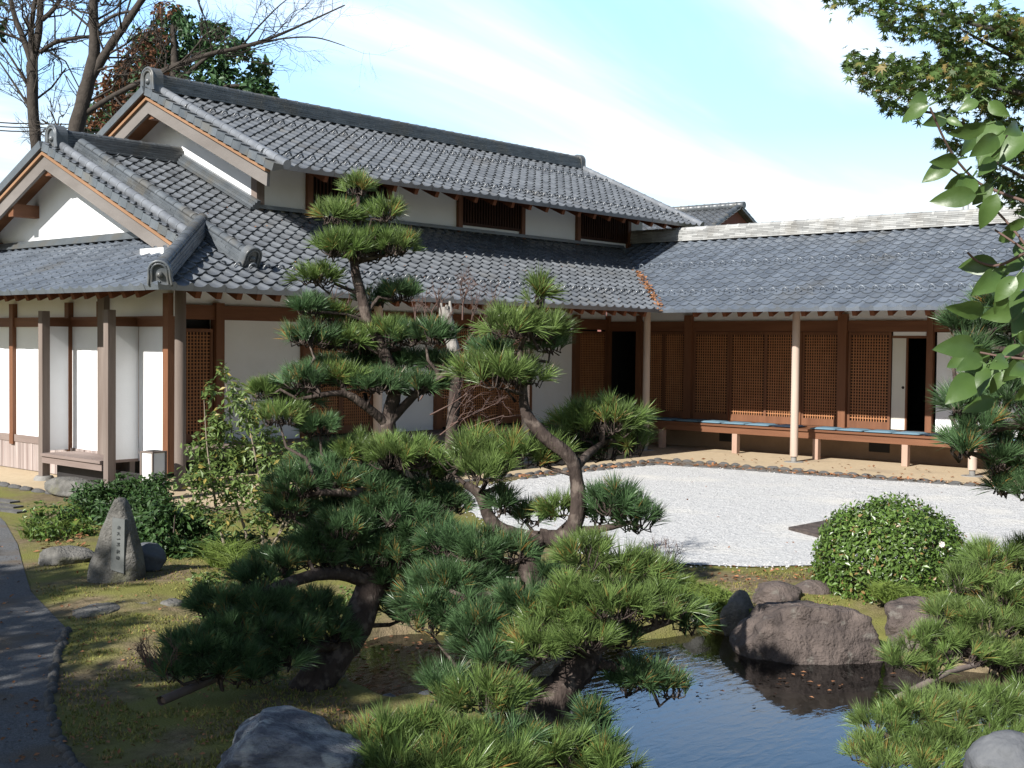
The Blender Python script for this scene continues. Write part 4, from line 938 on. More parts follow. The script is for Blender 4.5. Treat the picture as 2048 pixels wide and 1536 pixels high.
LP = [(716,372,34,32,e,Y_),(672,428,44,36,e-.1,Y_),(770,425,36,34,e,Y_),(718,420,40,34,e+.15),(690,492,64,40,e-.15,Y_),(770,488,66,42,e,Y_),(730,500,60,40,e+.25),
      (632,553,44,27,e-.1,Y_),(622,612,40,30,e-.2),(655,630,46,34,e,Y_),(750,596,38,28,e+.2),(800,585,42,30,e+.1),
      (618,672,52,30,e-.2),(690,680,62,32,e-.05,Y_),(775,668,64,36,e,Y_),(852,668,58,36,e-.05,G_),(735,690,60,30,e+.3),
      (650,738,54,28,e+.1),(720,728,60,28,e+.3),(805,722,54,28,e+.2),(880,725,46,28,e+.1),
      (612,758,56,34,e-.25),(680,752,58,32,e-.1,Y_),(745,765,62,34,e-.1),(830,770,60,30,e),(535,782,44,26,e-.2,Y_),
      (560,832,54,32,e-.3,Y_),(640,855,48,28,e-.2),(590,800,50,28,e-.1),
      (596,962,62,46,e-.4),(660,955,66,44,e-.3),(640,920,66,40,e-.05),(725,905,66,42,e-.1,Y_),(800,905,74,48,e-.25,Y_),(735,970,70,42,e-.2),(860,935,60,40,e+.1,Y_),
      (690,1010,70,40,e-.1),(770,1020,76,46,e-.3),(840,1050,72,44,e-.3),(705,1066,66,38,e-.3),(620,1050,44,26,e-.2),(890,1000,56,38,e),
      (560,1122,66,28,e-.5),(640,1112,66,34,e-.4),(510,1150,60,26,e-.6),(700,1125,50,28,e+.1),
      (440,1202,70,36,D1-.2),(530,1205,80,42,D1-.15),(620,1215,74,42,D1),(480,1250,80,40,D1-.35),(570,1262,84,44,D1-.25),(650,1255,60,40,D1),
      (395,1288,66,34,D1-.5),(470,1300,72,36,D1-.45),(550,1312,66,34,D1-.35),(345,1335,54,30,D1-.6),(420,1335,58,28,D1-.55),(500,1345,56,26,D1-.5),
      (580,1010,60,36,e-.35),(640,1080,66,34,e-.35),(850,990,66,40,e+.05),(740,1110,60,34,e-.35),(800,1100,66,38,e-.3),(690,1050,60,40,e-.45),(800,1145,70,40,e-.2),(870,1120,70,42,e-.2),(810,1210,66,40,e-.1)]
pine('tall cloud pruned pine with leaning dark trunk and many flat needle pads', b0, LT, LP, .125, nn=52, w=.0034)
# twisted pine at the water
b1 = at_z(1070, 1470, -.10); D2 = float((b1-CAM)@FW)
CT = [[(1062,1478,D2,.13),(1090,1425,D2+.05,.115),(1138,1356,D2+.1,.105),(1172,1312,D2+.15,.095),(1140,1255,D2+.2,.085),(1085,1200,D2+.3,.08),(1060,1150,D2+.35,.075),(1060,1110,D2+.4,.07),(1078,1075,D2+.45,.066)],
      [(1078,1075,D2+.45,.062),(1110,1078,D2+.45,.06),(1140,1066,D2+.42,.056),(1156,1020,D2+.4,.052),(1154,965,D2+.4,.047),(1140,915,D2+.4,.044),(1088,872,D2+.4,.042),(1052,825,D2+.4,.036),(1046,770,D2+.4,.026),(1040,700,D2+.4,.018),(1072,640,D2+.4,.010),(1076,600,D2+.4,.006)],
      [(1076,1078,D2+.45,.05),(1030,1068,D2+.5,.046),(985,1045,D2+.5,.042),(960,990,D2+.5,.036),(930,968,D2+.5,.022)],
      [(1152,935,D2+.4,.035),(1180,905,D2+.65,.026),(1215,880,D2+.95,.015)],[(1148,1062,D2+.42,.034),(1200,1058,D2+.4,.026),(1260,1045,D2+.35,.015)],
      [(1172,1312,D2+.15,.05),(1215,1285,D2+.1,.036),(1290,1260,D2+.05,.024),(1350,1240,D2,.014)],[(1170,1322,D2+.15,.04),(1230,1335,D2+.1,.03),(1275,1352,D2+.05,.018)],
      [(1080,1200,D2+.3,.045),(1010,1190,D2+.2,.03),(930,1195,D2+.1,.018)],[(1135,1362,D2+.1,.04),(1060,1365,D2,.028),(960,1385,D2-.15,.016)],[(1075,1455,D2,.04),(1160,1470,D2-.3,.03),(1230,1490,D2-.5,.016)]]
f_ = D2+.4; g_ = D2+.95
CP = [(1078,585,34,42,f_,Y_),(1020,650,62,46,f_-.1,Y_),(1085,655,56,46,f_,Y_),(1100,690,44,30,f_+.1),(950,740,52,42,f_-.05,Y_),(1010,750,64,50,f_-.15,Y_),(1055,745,50,44,f_,Y_),(985,700,46,34,f_+.1),
      (1160,845,62,58,g_-.1,Y_),(1215,835,72,62,g_-.1,Y_),(1260,880,52,46,g_,Y_),(1200,895,60,40,g_+.15),(1140,890,40,30,g_+.0),
      (940,905,66,44,f_+.1,Y_),(1020,905,72,46,f_+.1,Y_),(1090,905,56,38,f_+.15,Y_),(970,940,60,36,f_-.05,Y_),
      (1235,1000,66,48,f_-.05),(1270,1035,52,42,f_),(1200,1025,46,36,f_+.1),(1120,1018,52,28,f_+.1,Y_),(1005,1005,44,34,f_+.1),(1060,1030,44,26,f_+.2),
      (960,1095,72,42,f_-.05),(895,1085,60,36,f_),(1020,1100,50,34,f_-.1),(930,1150,70,36,f_-.1),(860,1165,60,34,f_),(1000,1150,56,34,f_),
      (1175,1110,70,46,f_-.3,Y_),(1240,1140,72,46,f_-.25,Y_),(1300,1150,66,42,f_-.2,Y_),(1150,1190,72,48,f_-.45,Y_),(1230,1205,80,50,f_-.5,Y_),(1315,1210,70,48,f_-.4,Y_),(1375,1235,52,40,f_-.3),
      (1100,1150,48,36,f_-.1),(940,1215,74,42,f_-.25),(860,1240,62,40,f_-.2),(1010,1235,66,42,f_-.3),(1075,1285,74,44,f_-.55,Y_),(1000,1305,66,40,f_-.5),(1160,1270,70,46,f_-.6,Y_),(950,1290,56,34,f_-.4),(1250,1275,50,36,f_-.3),
      (860,1200,70,40,f_-.2),(900,1160,64,38,f_-.15),(1050,1200,66,40,f_-.35),(970,1250,70,40,f_-.4),(1110,1235,66,42,f_-.5,Y_),(960,1390,88,52,f_-.85,Y_),(885,1365,62,36,f_-.7),(1020,1395,62,42,f_-.8,Y_),
      (1290,1352,62,36,f_-.3),(1340,1375,48,34,f_-.3),(1250,1360,40,28,f_-.3),
      (760,1478,80,50,D2-1.0,Y_),(845,1468,80,48,D2-.9,Y_),(930,1490,80,48,D2-1.0,Y_),(1015,1480,76,46,D2-.9),(1100,1500,80,48,D2-.9,Y_),(800,1525,84,46,D2-1.2,Y_),(900,1530,84,44,D2-1.2,Y_),(1010,1530,80,44,D2-1.1,Y_),(1190,1500,66,42,D2-.7),(1215,1530,66,40,D2-.9,Y_),(1180,1432,50,40,D2-.45)]
pine('twisted pine with pale crooked trunk and long bright needles beside the water', b1, CT, CP, .155, nn=50, w=.0036)
# pine at the right edge
b2 = at_z(1985, 1300, -.02); D3 = 7.2; b2 = at(1990, 1330, D3)
RTK = [[(2230,1330,D3,.09),(2220,1150,D3,.08),(2200,980,D3,.07),(2190,800,D3,.055),(2160,640,D3,.035),(2140,560,D3,.015)],
       [(2198,960,D3,.04),(2110,930,D3,.032),(2040,915,D3,.025),(1975,915,D3,.018),(1925,900,D3,.010)],[(2190,820,D3,.04),(2100,850,D3,.032),(2030,850,D3,.025),(1960,860,D3,.018),(1915,820,D3,.010)],
       [(2180,740,D3,.035),(2080,715,D3,.028),(2010,700,D3,.02),(1940,690,D3,.010)]]
RP = [(X_+14, Y__, a_*.92, b_*.9, c_, *r_) for X_, Y__, a_, b_, c_, *r_ in [(1945,660,54,44,D3),(2010,640,60,50,D3+.1),(2070,640,66,56,D3),(1925,700,42,34,D3-.1),(1985,700,56,40,D3+.2),(2050,720,60,44,D3+.1),
      (1905,805,46,42,D3-.1),(1950,850,56,44,D3-.1),(2010,800,64,60,D3+.05),(2060,830,60,60,D3),(2000,880,60,40,D3+.15),
      (1915,895,40,26,D3-.15),(1985,925,46,34,D3),(2040,925,56,44,D3+.05),(1960,610,40,30,D3+.1),(1900,650,40,30,D3),(1960,760,50,40,D3+.1),(2030,760,60,44,D3+.2),(1900,880,40,30,D3-.1),(2050,980,50,40,D3),(1990,970,46,34,D3+.1)]]
pine('dark green pine at the right edge in front of the wing', b2, RTK, RP, .15, nn=50, w=.0034)
# low spreading pine, lower right
b3 = at_z(2080, 1400, -.05); D4 = float((b3-CAM)@FW)-.6
ST_ = [[(2120,1420,D4,.09),(2060,1370,D4-.1,.075),(1990,1320,D4-.2,.055),(1920,1300,D4-.3,.04),(1850,1315,D4-.35,.02)],[(2100,1400,D4,.06),(2060,1250,D4,.045),(2010,1160,D4,.03),(1985,1120,D4,.015)],[(2110,1430,D4,.07),(2020,1470,D4-.6,.045),(1900,1480,D4-.9,.03),(1790,1480,D4-1,.016)]]
SP = [(1975,1120,66,50,D4),(2040,1120,66,54,D4+.1),(1930,1165,56,40,D4-.1),(2000,1180,72,50,D4-.1),(1905,1225,62,40,D4-.2),(1975,1245,76,50,D4-.25),(2045,1240,72,56,D4-.1),
      (1850,1280,62,40,D4-.35),(1925,1300,72,42,D4-.35),(1995,1310,70,44,D4-.3),(2050,1330,60,46,D4-.2),(1800,1318,44,26,D4-.4),(1860,1335,54,26,D4-.4),
      (1760,1445,62,42,D4-1.0),(1830,1425,72,46,D4-.95),(1905,1415,76,48,D4-.9),(1985,1405,76,50,D4-.8),(2045,1410,60,54,D4-.7),
      (1745,1500,62,42,D4-1.15),(1820,1490,76,48,D4-1.1),(1900,1480,80,48,D4-1.05),(1985,1470,80,50,D4-1.0),(1860,1530,76,40,D4-1.25),(1780,1530,60,36,D4-1.25),(2040,1480,60,44,D4-1.0)]
pine('low spreading pale green pine filling the lower right corner', b3, ST_, SP, .125, needle=Y_, nn=52, w=.0027, dens=.8, grow=.9)

# ---- broad leaved plants
def leaf_quads(mb, P, Nrm, size, ratio=.45, fold=.25, tone=None, droop=0.0):
    """each leaf: pointed, folded along the midrib (two quads)"""
    k = len(P); Nrm = unit(Nrm); d = unit(np.cross(Nrm, RNG.normal(size=(k, 3)))); d = unit(d+np.array([0,0,-droop])); s = unit(np.cross(Nrm, d)); Nrm = unit(np.cross(d, s))
    sz = size*RNG.uniform(.65, 1.25, (k, 1)); w = sz*ratio
    b = P; t = P+d*sz; m_l = P+d*sz*.45+s*w*.5+Nrm*w*fold; m_r = P+d*sz*.45-s*w*.5+Nrm*w*fold; mid = P+d*sz*.5
    tn = RNG.uniform(0, 1, k) if tone is None else tone
    mb.tris(np.stack([b, m_l, t, mid], 1), tn); mb.tris(np.stack([b, mid, t, m_r], 1), tn)
def ell_points(c, r, k, shell=.55):
    v = unit(RNG.normal(size=(k, 3))); return c+v*np.array(r)*(RNG.uniform(shell, 1, (k, 1))), v
# clipped round bush
pB = at_z(1800, 1207, 0); DB = float((pB-CAM)@FW); kk = DB/FPX; BR = 163*kk
BUSH = empty('round_bush', (pB[0], pB[1], 0), 'clipped dome shaped green bush on the bank right of the white gravel', 'bush')
cB = np.array([pB[0], pB[1], 0])+FWH*BR*.75+RTH*.07; HB = 222*kk*.88
k = 15000; v = unit(RNG.normal(size=(k, 3))); v[:,2] = np.abs(v[:,2])*1.0-.12; v = unit(v)
rr = np.array([BR, BR*.9, HB*.80])*(1+.05*np.sin(v[:,0:1]*5+1)*np.cos(v[:,1:2]*6))*np.where(RNG.uniform(size=(k,1)) < .10, RNG.uniform(1.0, 1.06, (k,1)), RNG.uniform(.84, 1.0, (k,1)))
# small surface lumps so the clipped face is uneven
lump = np.array([mnoise.noise(Vector(q*4.5)) for q in v])[:,None]*.05
v = np.sign(v)*np.abs(v)**.86
PB = cB+np.array([0,0,HB*.17])+v*rr*(1+lump)
mb = MB(); leaf_quads(mb, PB, v+RNG.normal(size=(k,3))*.6, .050, .5, .2); o = mb.build('crown', M['leaf_bush'], BUSH)
mb = MB()
for a in np.linspace(0, 6.28, 12)[:-1]:
    q = cB+RTH*math.cos(a)*BR*.55+FWH*math.sin(a)*BR*.5+np.array([0,0,HB*RNG.uniform(.45,.7)]); mb.tube([cB+RTH*math.cos(a)*.08+FWH*math.sin(a)*.08, (cB+q)/2+np.array([0,0,.05]), q], [.02,.014,.006], 6)
mb.build('stems', M['bark'], BUSH)
# its single flower and a few yellow leaves
fp = at(1882, 1088, DB-.05); fl_ = MB()
for a in np.linspace(0, 6.28, 8)[:-1]:
    d = RTH*math.cos(a)+np.array([0,0,1])*math.sin(a); s_ = np.cross(d, FWH); c0 = fp-FWH*.02
    fl_.tris([[c0, c0+d*.018+s_*.013-FWH*.010, c0+d*.030-FWH*.004, c0+d*.018-s_*.013-FWH*.010]], [.5])
fl_.build('flower', M['petal'], BUSH)
def shrub(name, label, cat, blobs, m, size, stems=(), stem_m='stem', ratio=.42, base=None, droop=.2, group=None, shell=.2, upright=.0):
    """blobs: (px,py,rx,ry,D,count) leaf clumps; stems: pixel polylines [(px,py,D,r)...]"""
    c0 = at(*blobs[0][:2], blobs[0][4]); b = base if base is not None else (c0[0], c0[1], 0)
    root = empty(name, tuple(b), label, cat, group); mb = MB()
    for px, py, rx, ry, D, k in blobs:
        c = at(px, py, D); R = rx*D/FPX; H = ry*D/FPX; P, v = ell_points(np.zeros(3), (1, 1, 1), k, shell)
        Q = c+RTH*(P[:,0:1]*R)+FWH*(P[:,1:2]*R*.8)+np.array([0,0,1])*(P[:,2:3]*H)
        leaf_quads(mb, Q, v*.5+np.array([0,0,.6])+RNG.normal(size=(k,3))*.5, size, ratio, .2, droop=droop-upright)
    mb.build('foliage', M[m], root)
    if stems:
        sm = MB()
        for st in stems: limb(sm, [at(x, y, D) for x, y, D, r in st], [r for *_, r in st], 6, .05)
        sm.build('stems', M[stem_m], root)
    return root
Dn = 12.9
bl = []
for x, y, rx, ry, c in [(447,745,10,26,50),(470,790,26,40,150),(420,780,16,26,60),(440,850,38,44,260),(500,830,34,48,240),(410,900,46,40,260),(470,910,56,50,420),(530,880,44,44,260),(560,930,58,50,420),(600,900,34,34,140),(400,960,50,40,280),(470,980,60,44,380),(540,985,60,40,360),(610,960,40,36,180),(385,1010,34,26,110),(450,1040,40,30,140),(520,1040,40,26,120)]:
    bl.append((x, y, rx, ry, Dn+RNG.uniform(-.3,.3), int(c*.95)))
shrub('leafy_shrub', 'airy yellow green shrub with thin pale stems left of the tall pine', 'shrub', bl, 'leaf_yg', .085, [[(478,1175,Dn,.018),(450,1095,Dn,.016),(432,1010,Dn,.013),(415,900,Dn,.008),(408,800,Dn,.003)],[(505,1135,Dn+.2,.020),(490,1060,Dn+.2,.017),(470,990,Dn+.2,.014),(465,880,Dn+.2,.010),(448,735,Dn+.2,.003)],[(527,1130,Dn+.1,.020),(525,1060,Dn+.1,.017),(522,980,Dn+.1,.014),(500,860,Dn+.1,.008),(480,780,Dn+.1,.003)],[(530,1120,Dn,.012),(565,1050,Dn,.010),(600,960,Dn,.006)],[(532,1110,Dn,.012),(580,1040,Dn,.008),(640,990,Dn,.004)],[(440,1020,Dn,.008),(400,1010,Dn-.2,.004)]], base=at_z(500,1130,0), ratio=.4)
Dh = 16.2
shrub('low_shrub', 'dark glossy low shrub behind the inscribed stone', 'shrub', [(190,990,52,34,Dh,900),(255,980,56,36,Dh+.3,1000),(310,975,44,34,Dh+.2,800),(170,1020,50,30,Dh-.6,700),(300,1015,60,40,Dh-.8,1000),(230,1030,56,34,Dh-.8,900)], 'leaf_dark', .085, base=at_z(240,1050,0))
Dk = 13.4
shrub('low_shrub', 'dark leafy shrub between the inscribed stone and the thin pale stems', 'shrub', [(330,1040,52,44,Dk,900),(390,1050,52,44,Dk+.2,900),(320,1095,54,40,Dk-.3,800),(380,1110,50,36,Dk-.3,700),(440,1090,40,36,Dk,420),(290,1060,34,36,Dk,420)], 'leaf_dark', .085, [[(335,1150,Dk-.2,.012),(345,1090,Dk-.2,.010),(350,1030,Dk-.2,.006)],[(370,1150,Dk-.2,.012),(372,1090,Dk-.2,.008)]], stem_m='bark', base=at_z(350,1150,0))
shrub('low_shrub', 'pale green low plant under the pine at the end of the moss', 'shrub', [(480,1180,60,26,10.8,380),(540,1170,50,24,10.8,300),(420,1160,40,22,11.2,220),(440,1235,44,22,9.6,200)], 'leaf_yg', .07, base=at_z(480,1200,0))
shrub('low_shrub', 'sparse green shrub behind the leaning pine trunk', 'shrub', [(640,1060,60,40,11.5,400),(760,1120,50,30,11.5,260),(850,1090,50,30,11.5,260),(690,1200,30,30,10.5,120)], 'leaf_yg', .06, base=at_z(700,1180,0))
shrub('low_shrub', 'dark low shrub between the pale stems and the tall pine', 'shrub', [(560,1015,56,40,13.6,700),(630,1040,60,40,13.4,700),(700,1050,50,36,13.6,400),(500,1085,44,32,13.2,380),(600,1085,60,30,13.2,420)], 'leaf_dark', .08, base=at_z(600,1100,0))
# blade grasses
def grass(name, label, cat, spots, L, m='grass', kind=None, group=None):
    p0 = at(*spots[0][:2], spots[0][3]); mb = MB()
    for px, py, r, D, k in spots:
        c = at(px, py, D); R = r*D/FPX
        a = RNG.uniform(0, 6.28, k); q = np.sqrt(RNG.uniform(0, 1, k))*R; P = c+RTH*(np.cos(a)*q)[:,None]+FWH*(np.sin(a)*q)[:,None]
        lean = RNG.normal(size=(k,3))*.45; lean[:,2] = 1; d = unit(lean); out = unit(np.column_stack([d[:,0], d[:,1], np.zeros(k)])); ln = L*RNG.uniform(.5, 1.2, (k,1)); s = unit(np.cross(d, RNG.normal(size=(k,3))))*.0045
        m1 = P+d*ln*.55; t = P+d*ln*.85+out*ln*.35-np.array([0,0,.12])*ln
        mb.tris(np.stack([P-s, P+s, m1+s*.8, t, m1-s*.8], 1), RNG.uniform(0, 1, k))
    o = mb.build(name, M[m], None, origin=(p0[0], p0[1], 0)); tag(o, label, cat, group, kind); return o
grass('grass_clump', 'olive grass clump with fallen leaves at the far left behind the inscribed stone', 'grass', [(75,1080,30,14.2,160),(120,1078,30,14.4,160)], .36)
shrub('low_shrub', 'olive green low shrub at the far left beside the path', 'shrub', [(80,1040,40,40,14.4,420),(130,1040,44,44,14.6,520),(100,1070,44,26,14.0,300),(165,1060,30,30,14.4,260)], 'leaf_bush', .07, base=at_z(100,1085,0))
grass('grass_clump', 'bright green arching grass clump beside the thin pale stems', 'grass', [(455,1130,34,12.2,700),(490,1150,30,11.8,500)], .34)
grass('grass_clump', 'bright grass tuft left of the big pond boulder', 'grass', [(1440,1215,44,10.9,900),(1400,1200,40,11.2,800),(1350,1180,36,11.6,600)], .20)
grass('grass_clump', 'low grass under the round bush right of the boulder', 'grass', [(1800,1205,34,10.7,600),(1840,1215,30,10.5,400),(1770,1195,24,10.8,300)], .20)
grass('grass_clump', 'grass overhanging the pond edge below the twisted pine pads', 'grass', [(1440,1255,30,10.7,400),(1490,1235,24,10.6,260)], .16)
# dead stump with red twigs, bare twig bushes
Dd = 11.2
STU = empty('dead_tree', tuple(at_z(880, 1180, 0)), 'bleached dead plum trunk with broken top and tangled bare twigs', 'tree')
mb = MB(); limb(mb, [at(880,1160,Dd), at(895,1000,Dd), at(905,850,Dd), at(912,760,Dd), at(908,725,Dd)], [.07,.06,.055,.05,.045], 10, .14); mb.build('trunk', M['bark'], STU)
mb = MB(); limb(mb, [at(911,745,Dd), at(907,700,Dd), at(897,655,Dd), at(890,614,Dd)], [.052,.056,.058,.048], 12, .2)
for x, y in ((882,606),(900,602),(893,610)): mb.tube([at(x+1, y+26, Dd), at(x, y, Dd)], [.028,.012], 6, wob=.2)
mb.build('broken_top', M['dead_wood'], STU)
def twigs(mb, p, d, L, r, depth, rs, spread=.7, up=.15, nb=3):
    d = d/np.linalg.norm(d); q = p+d*L*.5+rs.normal(size=3)*L*.06; e = p+d*L+rs.normal(size=3)*L*.1
    mb.tube([p, q, e], [r, r*.8, r*.6], 5 if r > .01 else 4, cap=False)
    if depth > 0:
        for i in range(nb):
            t = rs.uniform(.4, 1.0); nd = d+rs.normal(size=3)*spread; nd[2] += up
            twigs(mb, p+(e-p)*t, nd, L*rs.uniform(.5,.8), r*.58, depth-1, rs, spread, up, nb)
rs = np.random.RandomState(11)
for x, y, dx_, dz_ in ((930,690,.4,.9),(940,660,.8,.5),(925,640,.1,1),(950,720,1,.3),(915,740,.9,.2),(905,700,-.4,.8)):
    mb = MB(); twigs(mb, at(x, y, Dd), RTH*dx_+np.array([0,0,dz_]), .30, .008, 3, rs, .75, .1, 4); mb.build('twigs', M['twig'], STU)
for x, y in ((660,655),(690,650),(850,660),(865,655),(875,660),(830,665)):
    mb = MB(); twigs(mb, at(x, y, Dd-1), RTH*.07+np.array([0,0,1]), .24, .006, 1, rs, .35, .3, 3); mb.build('twigs', M['twig'], STU)
for x, y, dx_ in ((860,830,1),(900,850,1),(840,800,.4),(930,860,1.2),(880,870,.8)):
    mb = MB(); twigs(mb, at(x, y, Dd-.3), RTH*dx_+np.array([0,0,.5]), .35, .008, 3, rs, .7, .1, 3); mb.build('twigs', M['twig'], STU)

mb = MB(); p = at_z(1325, 1135, 0)
for a in np.linspace(0, 6.28, 7)[:-1]: twigs(mb, p+RTH*math.cos(a)*.05, RTH*math.cos(a)*.6+np.array([0,0,1]), .17, .006, 3, rs, .6, .2, 3)
tag(mb.build('bare_twig_bush', M['twig'], None, origin=p), 'small bare twig bush at the near edge of the white gravel', 'shrub')
mb = MB(); p = at(330, 1345, D1-.7)
for i in range(10): twigs(mb, p+RTH*RNG.uniform(-.12,.12)+np.array([0,0,RNG.uniform(-.05,.05)]), RTH*RNG.uniform(-1,.2)+np.array([0,0,1]), .13, .004, 2, rs, .5, .2, 3)
tag(mb.build('dry_twigs', M['twig'], None, origin=p), 'dry pinkish twigs at the tip of the lowest pine branch', 'twigs')

# ---- maple overhanging at the upper right
def star(n=7):
    pts = []
    for i in range(n):
        a = math.radians(-125+250*i/(n-1)); ln = 1-.45*abs(i-(n-1)/2)/((n-1)/2)
        pts.append((math.sin(a)*ln, math.cos(a)*ln))
        if i < n-1:
            a2 = math.radians(-125+250*(i+.5)/(n-1)); pts.append((math.sin(a2)*.30, math.cos(a2)*.30))
    return np.array(pts+[(0,-.12)])
STAR = star()
def maple_leaves(mb, P, size, up=1.0):
    k = len(P); N_ = unit(RNG.normal(size=(k,3))*.55+np.array([0,0,up])); d = unit(RNG.normal(size=(k,3))*.6-RTH*.7+np.array([0,0,-.75])); d = unit(d-N_*(d*N_).sum(1,keepdims=True)*.8); s = unit(np.cross(N_, d))
    sz = size*RNG.uniform(.7, 1.25, (k,1))
    V = P[:,None,:]+d[:,None,:]*(STAR[None,:,1,None]*sz[:,None,:])+s[:,None,:]*(STAR[None,:,0,None]*sz[:,None,:])-np.array([0,0,1])*(np.abs(STAR[None,:,0,None])*sz[:,None,:]*.25)
    mb.tris(V, RNG.uniform(0, 1, k))
Dm = 7.4
MAP = empty('maple_tree', tuple(at_z(2400, 1250, 0)), 'green maple reaching in from the upper right with star shaped leaves', 'tree')
mb = MB(); limb(mb, [at_z(2400,1250,0), at(2390,900,Dm), at(2360,500,Dm), at(2300,200,Dm), at(2200,60,Dm), at(2050,-60,Dm)], [.16,.14,.11,.08,.05,.03], 10)
for pts in ([(2330,330),(2200,230),(2050,190),(1900,150),(1760,130),(1690,125)],[(2300,180),(2150,110),(1990,60),(1850,20),(1720,-10)],[(2340,420),(2200,330),(2080,290),(1960,260),(1860,225),(1760,220)],[(2350,460),(2200,400),(2100,380),(2020,340),(1930,290)],[(2300,200),(2120,150),(2000,100),(1890,40)]):
    limb(mb, [at(x, y, Dm+RNG.uniform(-.2,.2)) for x, y in pts], list(np.linspace(.03,.003,len(pts))), 6)
mb.build('trunk', M['bark_grey'], MAP)
mb = MB(); Pm = []
for x0, y0, x1, y1, th, n, dd in [(A_, B_, C_, D_, E_, int(F_*1.5), G2) for A_, B_, C_, D_, E_, F_, G2 in [(1650,-15,2060,60,38,520,0),(1760,45,1900,75,22,150,0),(1690,128,1990,150,26,400,-.3),(1720,165,1940,185,24,300,-.3),(1760,205,1840,225,16,70,-.1),(1880,90,2060,190,52,560,.3),(1950,180,2060,330,46,480,.3),(1880,230,2000,300,30,180,.5),(1960,330,2060,400,34,300,.6),(1870,280,1930,300,14,50,.5),(1990,40,2080,120,50,240,0)]]:
    t = RNG.uniform(0, 1, n); px_ = x0+(x1-x0)*t; py_ = y0+(y1-y0)*t+RNG.normal(size=n)*th*.5
    for a, b in zip(px_, py_): Pm.append(at(a, b, Dm+dd+RNG.normal()*.22))
maple_leaves(mb, np.array(Pm), .047); mb.build('crown', M['leaf_maple'], MAP)

# ---- large leaved branch close to the camera at the right
Dl = 2.75
BR_ = empty('broadleaf_branch', tuple(at(2150, 520, Dl)), 'drooping branch of large oval green leaves close by at the right edge', 'branch')
mb = MB()
for pts, r0 in (([(2330,640),(2200,520),(2080,420),(2000,385),(1950,360),(1900,300),(1860,215)],.0045),([(2330,640),(2200,600),(2120,560),(2060,500),(2010,440),(1930,360),(1890,330)],.004),([(2330,640),(2220,600),(2100,540),(2050,500),(1990,460)],.004),([(2330,640),(2250,700),(2120,720),(2020,715),(1960,705)],.004),([(2060,500),(2000,530),(1960,525),(1935,505)],.004)):
    limb(mb, [at(x, y, Dl+.05*math.sin(x*.02)) for x, y in pts], list(np.linspace(r0,.0025,len(pts))), 6, .05)
mb.build('twigs', M['twig'], BR_)
def z8(x, y): return 1600+x/3.657, y/3.657
def z6(x, y): return 1560+x/4.197, 600+y/4.197
def zb(x, y): return 1200+x/2.415, 400+y/2.415
lv = [(z8(930,700),z8(795,765)),(z8(945,770),z8(730,885)),(z8(1065,850),z8(925,910)),(z8(1070,870),z8(1190,915)),(z8(1310,745),z8(1150,810)),(z8(1380,745),z8(1525,850)),(z8(1270,1000),z8(1200,1120)),(z8(1445,990),z8(1265,1140)),(z8(1540,1060),z8(1385,1190)),(z8(1160,1160),z8(960,1195)),(z8(1115,1190),z8(895,1320)),(z8(1205,1265),z8(1060,1400)),(z8(1265,1290),z8(1130,1485)),(z8(1410,1345),z8(1255,1500)),(z8(1445,1415),z8(1310,1680)),(z8(1590,1120),z8(1480,1170)),(z8(1420,1160),z8(1320,1270)),(z8(1600,930),z8(1520,970)),(z8(1250,690),z8(1190,740)),
      (z6(1755,490),z6(1640,420)),(z6(1600,480),z6(1385,560)),(z6(1700,490),z6(1495,570)),(z6(2060,400),z6(1820,468)),(z6(2040,480),z6(1880,695)),(z6(1860,600),z6(1765,795)),(z6(1745,565),z6(1660,785)),(z6(1640,650),z6(1405,845)),(z6(1900,500),z6(1780,560)),(z6(2060,560),z6(1950,620)),(z6(1740,540),z6(1580,600)),(z6(2080,360),z6(2010,290)),(z6(2090,560),z6(2040,700)),
      (zb(1950,340),zb(1810,455)),(zb(2010,370),zb(1905,490)),(zb(1960,440),zb(1905,560)),(zb(2050,290),zb(1945,345)),(zb(2050,440),zb(1985,560)),(zb(2045,550),zb(2000,650)),(zb(2010,150),zb(1915,205)),(zb(2060,90),zb(1950,150)),(zb(1990,330),zb(1900,350)),(zb(2060,350),zb(1995,450)),(zb(2030,200),zb(2060,320)),(zb(2060,600),zb(2020,690))]
for i in range(17):
    x_ = RNG.uniform(1950, 2130); y_ = RNG.choice([RNG.uniform(230, 420), RNG.uniform(430, 680), RNG.uniform(680, 800)]); an = RNG.uniform(2.0, 3.6); l_ = RNG.uniform(55, 95)
    lv.append(((x_, y_), (x_+math.cos(an)*l_, y_+abs(math.sin(an))*l_)))
mb = MB()
